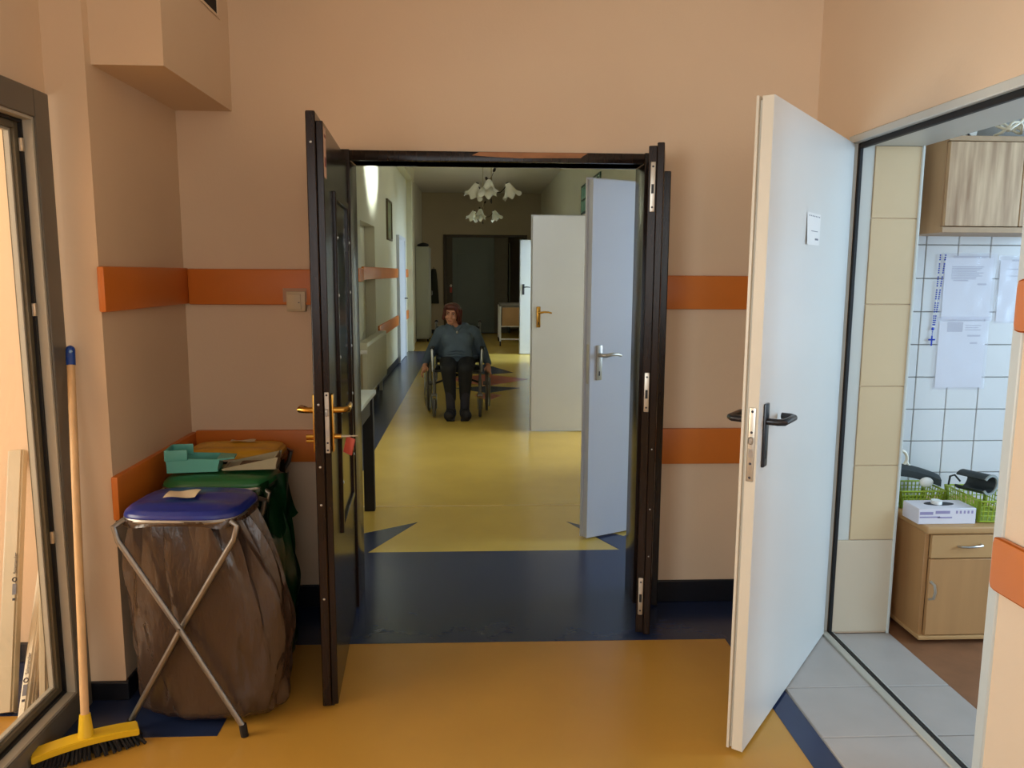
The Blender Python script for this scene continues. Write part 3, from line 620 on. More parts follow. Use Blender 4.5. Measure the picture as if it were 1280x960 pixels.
B1 = stand((-.935, 2.575, 0), R(-3), .188, .152, .735, BLUEL, BAGB, 'waste stand with blue lid, brown bag and crossed steel legs', 3, 1.15, (.095, .0), (-.03, -.01, .10, .085, R(8)))
B2 = stand((-.945, 2.925, 0), 0, .195, .135, .735, GREENL, BAGG, 'waste stand with green lid and green bag behind the blue one', 5, .8, (.05, .0), None)
B3 = stand((-.985, 3.235, 0), 0, .19, .125, .765, OCHL, BAGY, 'waste stand with ochre yellow lid against the wall', 8, .3, (.0, .0), (.02, .03, .10, .035, 0))
# loose green film hanging over the corner of the green bag
mb = MB(); mb.grid(lambda u, v: Vector((.17+.05*u+.03*v+.012*math.sin(9*u+4*v), -.135+.26*u*.8+.01*math.sin(14*u), .74-.22*v*(1-.3*u)+.018*math.sin(11*u+7*v)*(.3+v))), 24, 20); mb.build('bag_overhang', BAGG, B2)
# teal scoop and milky tray on the green lid
t = empty('plastic_scoop', (-1.06, 2.92, .768), R(8), 'teal plastic tray with raised end resting on the green lid', 'tray')
def tray(mb, x0, x1, wd, h0, h1, th=.004, flare=.012):
    mb.prism([(x0, -wd), (x1, -wd), (x1, wd), (x0, wd)], 0, th)
    for s_ in (-1, 1): mb.prism([(x0-flare*.6, h0), (x0, 0), (x1, 0), (x1+flare, h1)], s_*wd-th/2, s_*wd+th/2, 'y')
    mb.prism([(-wd, 0), (wd, 0), (wd+flare*.2, h0), (-wd-flare*.2, h0)], x0-th, x0+th, 'x')
    mb.prism([(-wd, 0), (wd, 0), (wd, h1), (-wd, h1)], x1, x1+th, 'x')
mb = MB(); tray(mb, -.07, .10, .055, .055, .045); mb.build('tray_body', TEAL, t)
mb = MB(); mb.box(-.075, .0, -.06, -.052, .045, .085, .003, 2); mb.box(-.08, -.072, -.06, .05, .045, .085, .003, 2); mb.box(-.075, 0, .05, .058, .045, .085, .003, 2); mb.build('raised_end', TEAL, t)
mb = MB(); mb.prism([(.10, -.055), (.16, -.03), (.16, .03), (.10, .055)], .040, .046); mb.build('lip', TEAL, t)
t = empty('plastic_tray', (-.835, 2.945, .772), R(6), 'milky shallow plastic tray on the green lid', 'tray')
mb = MB(); tray(mb, -.10, .085, .06, .006, .045); mb.build('tray_body', MILK, t)
mb = MB(); mb.box(-.05, .04, -.015, .04, .005, .013, .003, 1); mb.build('contents', mat('dark_residue', (92, 70, 50), .7, .3, 30), t)

# ------------------------------------------------------------------ tiled room
P_ = .147; tile = None
for i in range(7):
    for j in range(14):
        x = 1.843+P_*i-.147; z = .02+P_*j
        if z+P_ > 2.45 or x < 1.69: continue
        if tile is None:
            mb = MB(); mb.box(0, P_-.004, 0, .009, 0, P_-.004, .0018, 1); me = mb.mesh('wall_tile', False); me.materials.append(TILEW); tile = me
        o = bpy.data.objects.new('wall_tile', tile); COL.objects.link(o); o.parent = WK; o.location = (x, YB-.009, z)
YW = YB-.009
c = empty('bedside_cabinet', (1.822, 2.962, 0), 0, 'beech bedside cabinet with drawer and door under the green baskets', 'cabinet')
CW, CD, CH = .46, .44, .50
mb = MB(); mb.box(0, .018, .01, CD, .035, CH-.03, .001, 1); mb.box(CW-.018, CW, .01, CD, .035, CH-.03, .001, 1); mb.box(.018, CW-.018, CD-.01, CD, .035, CH-.03); mb.box(.018, CW-.018, .012, CD, .035, .053); mb.box(.018, CW-.018, .015, CD-.01, .36, .372); mb.build('body', BEECHV, c)
mb = MB(); mb.box(-.006, CW+.006, -.012, CD+.002, CH-.03, CH, .008, 3); mb.build('top', BEECH, c)
mb = MB(); mb.box(-.004, CW+.004, -.006, CD, .018, .036, .005, 2); mb.build('bottom_edge', BEECH, c)
for x in (.02, CW-.05):
    for y in (.03, CD-.06): mb = MB(); mb.box(x, x+.03, y, y+.03, 0, .02, .004, 1); mb.build('foot', BLACK, c)
mb = MB(); mb.box(.02, CW-.02, -.006, .012, CH-.132, CH-.034, .002, 1); dr = mb.build('drawer', BEECH, c)
mb = MB(); mb.box(.02, CW-.02, -.006, .012, .04, CH-.136, .002, 1); dd = mb.build('cabinet_door', BEECHV, c)
mb = MB(); mb.tube([(.13, -.006, CH-.082), (.135, -.022, CH-.080), (.16, -.030, CH-.078), (.195, -.030, CH-.076), (.22, -.022, CH-.076), (.225, -.006, CH-.076)], .005, 8); mb.build('handle', CHROME, dr)
mb = MB(); mb.tube([(.028, -.006, .27), (.033, -.026, .262), (.036, -.03, .235), (.033, -.026, .205), (.028, -.006, .195)], .0055, 8); mb.build('handle', STEELP, dd)
# wall cupboard
c = empty('wall_cupboard', (1.868, 3.1, 1.672), 0, 'rustic oak wall cupboard on the white tiles', 'cupboard')
mb = MB(); KW, KD, KH = .62, YW-3.1, .375
mb.box(0, .018, .018, KD, .018, KH-.018); mb.box(0, KW, .018, KD, 0, .018); mb.box(0, KW, .018, KD, KH-.018, KH); mb.box(KW-.018, KW, .018, KD, .018, KH-.018); mb.box(.018, KW-.018, KD-.008, KD, .018, KH-.018); mb.build('carcass', OAKS, c)
for a, b in ((0, .022), (KH-.02, KH)): mb = MB(); mb.box(-.001, KW, .0, .018, a, b, .001, 1); mb.build('face_rail', OAKS, c)
for a, b in ((.004, .306), (.31, .616)): mb = MB(); mb.box(a, b, -.004, .016, .025, KH-.023, .0015, 1); mb.build('cupboard_door', OAKR, c)
# things on the cupboard
b = empty('paper_parcel', (1.935, 3.18, 2.047), 0, 'white folded parcel lying on the wall cupboard', 'parcel')
mb = MB(); mb.prism([(-.05, 0), (.09, 0), (.10, .06), (.04, .075), (-.02, .03)], 0, .13, 'y', bev=.004); mb.build('wrapper', PAPER, b)
mb = MB(); mb.tube([(0, -.003, .01), (.02, -.01, .03), (.05, -.006, .022), (.06, -.004, .012)], .004, 6); mb.build('string', INKD, b)
cb = empty('cable_coil', (2.16, 3.17, 2.047), 0, 'coiled white cable with plug on the wall cupboard', 'cable')
mb = MB(); mb.tube([((.045+.012*math.sin(3*a))*math.cos(a), (.045+.012*math.cos(2*a))*math.sin(a), .012+.028*a/14+.02*(1+math.sin(a*1.7))) for a in [k*.3 for k in range(50)]], .0055, 8); mb.build('cable', PLKW, cb)
mb = MB(); mb.tube([(.06, -.03, .02), (.09, -.05, .022), (.105, -.055, .02)], [.010, .013, .011], 10); mb.build('plug', PLKW, cb)
gb = empty('clear_bag', (2.36, 3.2, 2.047), 0, 'crumpled pale bag lying on the wall cupboard', 'bag')
mb = MB(); mb.grid(lambda u, v: Vector((.1*math.cos(2*PI*u)*math.sin(PI*v)**.8*(1+.15*math.sin(9*u*PI*2+5*v)), .07*math.sin(2*PI*u)*math.sin(PI*v)**.8*(1+.15*math.sin(7*u*PI*2)), .001+.055*(1-math.cos(PI*v))*(1+.1*math.sin(6*PI*u)))), 40, 16, closed_u=True); mb.build('film', MILK, gb)
mb = MB(); mb.tube([(-.03, -.065, .07), (0, -.075, .08), (.03, -.066, .075)], .006, 8); mb.build('tie', INK, gb)
# sleeves and rosary on the tiles
def sheet(x0, x1, z0, z1, lab, lines, name='plastic_sleeve'):
    o = empty(name, ((x0+x1)/2, YW-.002, z0), 0, lab, 'notice'); wx = (x1-x0)/2; h = z1-z0
    mb = MB(); mb.box(-wx+.012, wx-.012, -.0022, -.0012, .008, h-.02); pg = mb.build('page', mat('notice_paper', (222, 220, 222), .6, .01), o)
    mb = MB(); mb.grid(lambda u, v: Vector((-wx+2*wx*u, -.0045-.0012*math.sin(5*u+6*v)**2-.0012*math.sin(9*u-4*v)**2, h*v)), 26, 40); mb.build('sleeve', SLEEVE, o)
    mb = MB()
    for a, b, zz, t_ in lines: mb.box(-wx+a*2*wx, -wx+b*2*wx, -.0028, -.0021, zz*h-t_, zz*h+t_)
    mb.build('print', mat('pale_grey_print', (184, 182, 190), .7), pg); return o
ln = [(.2, .85, .95, .003), (.2, .8, .935, .002)]+[(.18, .62+.2*random.random(), .80-.022*k, .0022) for k in range(9)]+[(.22, .5, .60, .003), (.68, .85, .545, .004)]
sheet(2.066, 2.31, 1.30, 1.60, 'upper clear sleeve with printed notice between rosary and second notice', ln)
sheet(2.062, 2.302, .993, 1.32, 'lower clear sleeve with printed notice hanging above the green basket', [(.2, .5, .86, .022), (.55, .85, .88, .002), (.55, .8, .85, .002), (.55, .85, .82, .002), (.6, .85, .74, .004), (.66, .8, .64, .004), (.22, .85, .95, .0022)])
sheet(2.318, 2.53, 1.292, 1.59, 'clear sleeve with notice hanging beside the doorway edge', [(.3, .8, .93, .004), (.2, .7, .8, .002), (.2, .7, .7, .002)])
rz = empty('rosary', (2.05, YW-.006, 1.20), 0, 'blue bead rosary with cross hanging on the tiles', 'rosary')
for k in range(34):
    v = k/33; s_ = (math.sin(PI*(v*.96+.02))**.5)
    for sg in (-1, 1):
        mb = MB(); mb.ball((-.006+.018*(v)+sg*(.003+.009*v), -.003, .075+.315*v), .0033, n=8); mb.build('bead', BLUEB if k % 6 else PAPER, rz)
mb = MB(); mb.ball((-.008, -.003, .066), (.007, .003, .008), n=10); mb.build('medal', BLUEB, rz)
for k in range(3): mb = MB(); mb.ball((-.009, -.003, .052-.009*k), .003, n=8); mb.build('bead', BLUEB, rz)
mb = MB(); mb.box(-.013, -.006, -.005, -.002, -.01, .034, .001, 1); mb.box(-.025, .006, -.005, -.002, .014, .021, .001, 1); mb.build('cross', BLUEB, rz)
# baskets, cuffs, glove box
def basket(loc, rz_, a, b, h, lab):
    o = empty('plastic_basket', loc, rz_, lab, 'basket', 'green baskets on the beech cabinet')
    mb = MB(); mb.box(-a*.88, a*.88, -b*.88, b*.88, 0, .004); mb.build('base', LIME, o)
    def cor(k, z):
        s_ = .90+.10*z/h; return [(-a*s_, -b*s_), (a*s_, -b*s_), (a*s_, b*s_), (-a*s_, b*s_)][k % 4]
    mb = MB()
    for z0, z1, t_ in ((h-.014, h, .0035), (0, .014, .0025)):
        for k in range(4):
            p, q = cor(k, z1), cor(k+1, z1); mb.tube([(*p, (z0+z1)/2), (*q, (z0+z1)/2)], (z1-z0)/2, 6, flat=.5)
    mb.build('rim', LIME, o)
    for k in range(4):
        mb = MB(); n = max(4, int((a if k % 2 == 0 else b)*2/.018))
        for i in range(n+1):
            f_ = i/n; p0, p1 = cor(k, 0), cor(k+1, 0); q0, q1 = cor(k, h), cor(k+1, h); wd = .0045 if i not in (0, n) else .012
            mb.tube([(p0[0]+(p1[0]-p0[0])*f_, p0[1]+(p1[1]-p0[1])*f_, .004), (q0[0]+(q1[0]-q0[0])*f_, q0[1]+(q1[1]-q0[1])*f_, h-.004)], wd*.55, 6)
        for z in (h*.3, h*.5, h*.7):
            p, q = cor(k, z), cor(k+1, z); mb.tube([(*p, z), (*q, z)], .0022, 6)
        mb.build('lattice_side', LIME, o)
    return o
zt = .50
basket((1.937, 3.285, zt), 0, .10, .085, .085, 'green lattice basket beside the tiled corner holding a dark cuff')
basket((2.145, 3.115, zt), R(-3), .088, .128, .10, 'green lattice basket at the doorway edge holding a rolled cuff')
g = empty('glove_box', (1.918, 3.05, zt), 0, 'white glove box with oval opening on the beech cabinet', 'box')
mb = MB(); mb.box(-.12, .12, -.06, .06, 0, .066, .002, 1); mb.build('carton', BOXW, g)
mb = MB(); mb.prism([(.062*math.cos(k*PI/12), .005+.026*math.sin(k*PI/12)) for k in range(24)], .0655, .0672); mb.build('oval_opening', mat('dark_gloves', (40, 40, 48), .6), g)
mb = MB(); mb.prism([(-.01+.02*math.cos(k*PI/8), .005+.024*math.sin(k*PI/8)) for k in range(16)], .067, .082); mb.build('tissue', PAPER, g)
mb = MB()
for a, b, z, h_ in ((-.115, -.06, .046, .006), (-.05, .01, .05, .006), (-.115, -.03, .03, .003), (-.04, .02, .028, .003)): mb.box(a, b, -.0606, -.0595, z-h_, z+h_)
for k in range(5): mb.box(.035+.016*k, .043+.016*k, -.0606, -.0595, .044, .056)
mb.build('carton_print', BOXP, g)
cf = empty('cuff', (2.105, 3.12, zt+.092), R(28), 'rolled charcoal pressure cuff with grey edge lying in the basket', 'cuff')
mb = MB(); N = 22
def arc(r): return [(r*math.cos(R(-150+ 290*i/N)), .05+r*.75*math.sin(R(-150+290*i/N))) for i in range(N+1)]
mb.prism(arc(.056)+arc(.047)[::-1], -.065, .055, 'y'); mb.build('cuff_roll', CUFF, cf)
mb = MB(); mb.prism(arc(.058)+arc(.0455)[::-1], -.070, -.064, 'y'); mb.build('cuff_edge', CUFFE, cf)
mb = MB(); mb.tube([(-.05, .03, .05), (-.06, .05, .075), (-.04, .08, .06), (-.03, .09, .02)], .004, 8); mb.build('hose', CUFF, cf)
cf = empty('cuff', (1.945, 3.285, zt+.098), 0, 'flat dark cuff slanting out of the basket beside the tiled corner', 'cuff')
mb = MB(); mb.grid(lambda u, v: Vector((-.10+.2*u, -.035+.07*v, .085-.05*u**1.6-.02*(2*v-1)**2)), 16, 8); mb.grid(lambda u, v: Vector((-.10+.2*u, -.035+.07*(1-v), .055-.05*u**1.6-.02*(2*v-1)**2)), 16, 8)
for vv in (0, 1): mb.grid(lambda u, v: Vector((-.10+.2*u, -.035+.07*vv, .065-.05*u**1.6-.03*v+.0)), 16, 3)
for uu in (0, 1): mb.grid(lambda u, v: Vector((-.10+.2*uu, -.035+.07*u, .085-.05*uu-.02*(2*u-1)**2-.03*v)), 8, 3)
mb.build('cuff_body', CUFF, cf)
mb = MB(); mb.ball((.02, -.055, .012), (.03, .018, .022)); mb.build('bulb', PAPER, cf)
mb = MB(); mb.tube([(-.075+.032*math.cos(k*.35), .0, .105+.036*math.sin(k*.35)) for k in range(18)], .007, 8, closed=True); mb.tube([(-.045, 0, .09), (-.03, 0, .07), (-.02, 0, .05)], .007, 8); mb.build('hose_loop', PLKW, cf)

# ------------------------------------------------------------------ corridor doors
def white_door(n, hinge, free, H, lab, hm, hz, t=.04, style='c', note=None):
    h0, f0 = Vector((*hinge, 0)), Vector((*free, 0)); d = f0-h0; L = d.length
    o = empty('door_%d' % n, h0, math.atan2(d.y, d.x), lab, 'door', kind='structure')
    mb = MB(); mb.box(0, L, -t, 0, .01, H, .0015, 1); mb.build('leaf', WHC, o)
    mb = MB(); mb.box(0, L+.012, -t-.014, -t, .01, H+.01, .002, 1); mb.build('rebate_lip', WHC, o)
    lever(o, L-.06, 0, hz, 1, -1, hm, hm, style, .12)
    mb = MB(); mb.box(L-.0005, L+.002, -t+.008, -.01, hz-.16, hz+.06, .001, 1); mb.build('lock_faceplate', STEELP, o)
    return o
white_door(5, (XC1-.02, 4.775), (.636, 4.27), 2.005, 'white door with nickel lever just inside the corridor doorway', STEELP, 1.055)
white_door(6, (XC1-.02, 7.342), (.54, 7.342), 2.03, 'pale door with brass handle opened across the corridor', BRASS, 1.14)
white_door(7, (XC1-.02, 14.6), (.85, 14.6), 2.11, 'far white door with dark handle standing open near the trolley', INKD, 1.25)
o = empty('door_8', (XC0, 13.15, 0), 0, 'bluish white door closed in the cream corridor wall', 'door', kind='structure')
mb = MB(); mb.box(0, .05, 0, .06, 0, 2.12, .003, 1); mb.box(0, .05, 1.14, 1.2, 0, 2.12, .003, 1); mb.box(0, .05, .06, 1.14, 2.06, 2.12, .003, 1); mb.build('door_frame', WHC, o)
mb = MB(); mb.box(0, .035, .06, 1.14, .01, 2.06, .002, 1); mb.build('leaf', WHC, o)
mb = MB(); mb.tube([(.035, 1.05, 1.05), (.085, 1.05, 1.05), (.09, .93, 1.05)], .009, 8); mb.build('lever', INKD, o)
# interior windows of the right corridor wall; two are unseen additions for fill light
def inner_window(n, T_, lab, bars):
    tw = empty('window_%d' % n, (XC1, T_[0], T_[2]), 0, lab, 'window', kind='structure'); Ly, Lz = T_[1]-T_[0], T_[3]-T_[2]
    mb = MB(); mb.box(-.02, .03, 0, Ly, 0, .03, .003, 1); mb.box(-.02, .03, 0, Ly, Lz-.03, Lz, .003, 1); mb.box(-.02, .03, 0, .03, .03, Lz-.03, .003, 1); mb.box(-.02, .03, Ly-.03, Ly, .03, Lz-.03, .003, 1); mb.build('window_frame', GREENF, tw)
    for k in range(bars): mb = MB(); y = Ly*(k+1)/(bars+1); mb.box(-.012, .02, y-.01, y+.01, .03, Lz-.03, .002, 1); mb.build('bar', GREENF, tw)
    mb = MB(); mb.box(-.012, .02, .03, Ly-.03, Lz*.5-.01, Lz*.5+.01, .002, 1); mb.build('bar', GREENF, tw)
    mb = MB(); mb.box(.004, .008, .03, Ly-.03, .03, Lz-.03); mb.build('pane', GLASS, tw)
inner_window(2, TR, 'green framed barred window high in the corridor wall', 5)
inner_window(3, TR_ADDED, 'added green framed transom past the first corridor doorway, unseen, for fill light', 1)
inner_window(4, WN_ADDED, 'added green framed window near the corridor end, unseen, for fill light', 1)
# far double door
o = empty('door_9', (0, YE, 0), 0, 'sage grey double door in a dark frame at the corridor end', 'door', kind='structure')
mb = MB(); mb.box(EDX0-.06, EDX0+.02, -.03, .15, 0, EDZ+.06, .004, 1); mb.box(EDX1-.02, EDX1+.06, -.03, .15, 0, EDZ+.06, .004, 1); mb.box(EDX0+.02, EDX1-.02, -.03, .15, EDZ, EDZ+.06, .004, 1); mb.build('door_frame', mat('dark_olive_frame', (70, 58, 42), .5), o)
mb = MB(); mb.box(EDX0+.16, .50, .02, .06, .01, EDZ, .003, 1); mb.build('leaf', ENDD, o)
mb = MB()
for a in ((EDX0+.26, .40, 1.95, 1.99), (EDX0+.26, .40, .25, .29), (EDX0+.26, EDX0+.30, .29, 1.95), (.36, .40, .29, 1.95)): mb.box(a[0], a[1], .008, .022, a[2], a[3], .003, 1)
mb.build('panel_moulding', ENDD, o)
mb = MB(); mb.box(EDX0+.02, EDX0+.16, .03, .07, .01, EDZ, .003, 1); mb.build('side_strip', mat('olive_panel', (78, 70, 54), .5), o)
mb = MB(); mb.box(.50, .84, .05, .09, .01, EDZ, .003, 1); mb.build('fixed_panel', mat('taupe_panel', (104, 96, 80), .5), o)
mb = MB(); mb.box(.86, .90, .01, .75, .01, 2.25, .003, 1); mb.build('opened_leaf', mat('dark_olive_leaf', (74, 76, 62), .5), o)
mb = MB(); mb.ball((EDX0+.12, .0, 1.19), (.03, .02, .035)); mb.build('signal_lamp', mat('signal_white', (240, 225, 210), .3), o)
mb = MB(); mb.box(EDX0+.09, EDX0+.15, .0, .03, 1.02, 1.15, .01, 2); mb.build('call_button', REDT, o)

# ------------------------------------------------------------------ corridor furniture
t = empty('side_table', (-.94, 4.55, 0), 0, 'narrow table with white top and black panel legs by the corridor wall', 'table')
mb = MB(); mb.box(-.31, .303, -.5, .513, .722, .75, .003, 2); mb.build('table_top', TABW, t)
mb = MB(); mb.box(.27, .292, -.42, .30, .62, .72, .003, 1); mb.box(-.29, -.27, -.42, .30, .62, .72, .003, 1); mb.build('apron', UPH, t)
for x in (-.29, .242):
    for y in (-.46, .30): mb = MB(); mb.box(x, x+.066, y, y+.05, 0, .722, .003, 1); mb.build('leg', UPH, t)
r = empty('radiator', (XC0+.01, 8.45, 0), 0, 'cream panel radiator in the corridor niche', 'radiator')
mb = MB(); mb.box(.02, .035, 0, 1.85, .17, .74, .006, 2); mb.box(.105, .12, 0, 1.85, .17, .74, .006, 2); mb.build('panel', RADW, r)
mb = MB()
for k in range(46): mb.box(.1195, .123, .02+.04*k, .038+.04*k, .20, .71, .001, 1)
mb.build('fluting', RADW, r)
mb = MB(); mb.box(.02, .12, 0, 1.85, .738, .752, .003, 1); mb.box(.02, .12, -.004, .004, .17, .745, .002, 1); mb.box(.02, .12, 1.846, 1.854, .17, .745, .002, 1); mb.build('top_grille', RADW, r)
mb = MB(); mb.tube([(.07, .0, .66), (.07, -.07, .66), (.07, -.08, .6), (.07, -.08, .0)], .011, 8); mb.build('pipe', mat('painted_pipe', (150, 132, 96), .4), r)
mb = MB(); mb.tube([(.07, -.03, .66), (.07, -.1, .66)], .02, 10); mb.tube([(.07, -.07, .66), (.13, -.07, .66)], .022, 10); mb.build('valve', PAPER, r)
for y in (.2, 1.6): mb = MB(); mb.box(.05, .09, y, y+.03, 0, .18, .003, 1); mb.build('bracket', RADW, r)
p = empty('picture', (XC0, 11.7, 1.98), 0, 'tall narrow framed picture on the cream corridor wall', 'picture')
mb = MB(); mb.box(0, .03, 0, .62, 0, .03, .004, 1); mb.box(0, .03, 0, .62, .56, .59, .004, 1); mb.box(0, .03, 0, .03, .03, .56, .004, 1); mb.box(0, .03, .59, .62, .03, .56, .004, 1); mb.build('picture_frame', mat('dark_gilt_frame', (96, 80, 48), .4), p)
mb = MB(); mb.box(.004, .012, .03, .59, .03, .56); mb.build('print', PICT, p)
c = empty('wardrobe', (-1.145, 17.5, 0), 0, 'tall pale green cabinet against the far corridor wall', 'cabinet')
mb = MB(); mb.box(-.13, .15, -.2, .55, .06, 2.07, .004, 1); mb.build('body', CABW, c)
mb = MB(); mb.box(-.125, .145, -.215, -.2, .08, 2.05, .003, 1); mb.build('end_panel', CABW, c)
for y in (-.195, .18): mb = MB(); mb.box(.15, .165, y, y+.365, .08, 2.05, .003, 1); q = mb.build('cabinet_door', CABW, c); mb = MB(); mb.tube([(.165, y+.33, 1.0), (.19, y+.33, 1.01), (.19, y+.33, 1.09), (.165, y+.33, 1.1)], .005, 6); mb.build('handle', CHROME, q)
for x in (-.12, .11):
    for y in (-.18, .5): mb = MB(); mb.box(x, x+.03, y, y+.03, 0, .06); mb.build('foot', UPH, c)
b = empty('folded_bundle', (-1.12, 17.5, 2.07), 0, 'dark bundle lying on top of the tall pale cabinet', 'bundle')
mb = MB(); mb.grid(lambda u, v: Vector((.13*math.cos(2*PI*u)*math.sin(PI*v)**.5, .2*math.sin(2*PI*u)*math.sin(PI*v)**.5, .001+.035*(1-math.cos(PI*v))*(1+.2*math.sin(10*u)))), 24, 10, closed_u=True); mb.build('cloth', UPH, b)
b = empty('dark_hanging_item', (-1.0, YE-.03, 0.75), 0, 'dark narrow item hanging on the far wall beside the cabinet', 'coat')  # narrow dark form by the cabinet, identity left open
mb = MB(); mb.grid(lambda u, v: Vector(((.05+.07*v**.6)*math.cos(2*PI*u)*(1+.08*math.sin(12*PI*u)), -.03+.05*math.sin(2*PI*u), .85*(1-v))), 28, 12, closed_u=True); mb.build('cloth', mat('dark_green_item', (40, 42, 28), .8), b)
mb = MB(); mb.tube([(0, .03, .84), (0, -.03, .85), (0, -.04, .89)], .008, 6); mb.build('hook', INKD, b)
# trolley
g = empty('trolley', (.78, 16.6, 0), 0, 'white framed trolley with beech end board near the far doors', 'trolley')
mb = MB(); mb.box(-.24, .3, -.3, .9, .80, .86, .01, 2); mb.build('top_deck', mat('grey_mattress', (110, 104, 92), .6), g)
mb = MB(); mb.box(-.20, .3, -.315, -.295, .42, .80, .005, 2); mb.build('end_board', BEECH, g)
for x in (-.24, .28):
    for y in (-.3, .86):
        mb = MB(); mb.tube([(x, y, .82), (x, y, .1)], .018, 8); l_ = mb.build('leg', PAPER, g)
        mb = MB(); mb.lathe([(.01, -.015), (.05, -.015), (.05, .015), (.01, .015)], 16, Matrix.Translation((x, y, .05)) @ Matrix.Rotation(R(90), 4, 'Y')); mb.build('castor', BLACK, l_)
mb = MB(); mb.tube([(-.24, -.3, .41), (.28, -.3, .41)], .016, 8); mb.tube([(-.24, -.3, .14), (.28, -.3, .14)], .016, 8); mb.tube([(-.24, -.3, .14), (-.24, .86, .14)], .016, 8); mb.tube([(.28, -.3, .14), (.28, .86, .14)], .016, 8); mb.build('cross_rail', PAPER, g)

# ------------------------------------------------------------------ chandeliers
def chandelier(loc, rz, zs, lab):
    o = empty('chandelier', loc, rz, lab, 'chandelier', 'chandeliers along the corridor ceiling'); top = ZC-loc[2]
    mb = MB(); mb.lathe([(.0, top), (.06, top), (.055, top-.03), (.02, top-.07), (.008, top-.08)], 18); mb.build('ceiling_rose', BRASS, o)
    mb = MB(); mb.tube([(0, 0, top-.07), (0, 0, .12)], .006, 8); mb.build('rod', mat('pale_rod', (190, 180, 150), .4, metal=.5), o)
    mb = MB(); mb.lathe([(.0, .17), (.008, .16), (.012, .12), (.02, .07), (.016, .04), (.024, .02), (.016, .0), (.008, -.02), (.0, -.03)], 18); mat('dark_bronze', (52, 42, 28), .4, metal=.5); mb.build('hub', mat('dull_brass', (130, 112, 76), .4, metal=.4), o)
    mb = MB(); mb.tube([(0, 0, -.02), (.0, 0, -.06), (.0, 0, -.10), (.004, 0, -.12)], [.004, .004, .012, .006], 8); mb.build('finial', MATS['dark_bronze'], o)
    for s_ in (-1, 1): mb = MB(); mb.ball((.045*s_, .02, .19+.05*s_), (.016, .006, .026), Euler((0, s_*.5, 0)).to_matrix()); mb.tube([(0, 0, .15), (.03*s_, .015, .17+.04*s_)], .003, 6); mb.build('leaf_ornament', MATS['dark_bronze'], o)
    for k in range(3):
        a = 2*PI*k/3; c_, s_ = math.cos(a), math.sin(a)
        path = [(c_*r_, s_*r_, z) for r_, z in ((.02, .03), (.06, .0), (.11, .005), (.15, .04), (.18, .085), (.19, .10))]
        mb = MB(); mb.tube(path, .006, 8); arm = mb.build('arm', MATS['dark_bronze'], o)
        # tulip shade opening down and outward
        tilt = Matrix.Translation((c_*.19, s_*.19, .105)) @ Matrix.Rotation(a, 4, 'Z') @ Matrix.Rotation(R(-24), 4, 'Y')
        def fn(u, v):
            t = 2*PI*u; r_ = .022+.054*v**.7+.024*v**5; ruf = 1+.16*v**3*math.sin(6*t)
            return Vector((r_*ruf*math.cos(t), r_*ruf*math.sin(t), -.15*v-.02*v**4*math.cos(6*t)))
        mb = MB(); mb.grid(fn, 48, 12, tilt, closed_u=True); mb.grid(lambda u, v: fn(u, v)*.95, 48, 12, tilt, closed_u=True); sh = mb.build('shade', SHADE, arm)
        mb = MB(); mb.lathe([(.0, .012), (.016, .01), (.022, -.01), (.018, -.02), (.0, -.021)], 12, tilt); mb.build('shade_cup', MATS['dark_bronze'], sh)
    return o
chandelier((.185, 8.7, 2.37), R(22), 1, 'white tulip chandelier hanging above the wheelchair')
chandelier((.145, 13.3, 2.43), R(18), 1, 'white tulip chandelier hanging deeper in the corridor near the far door')

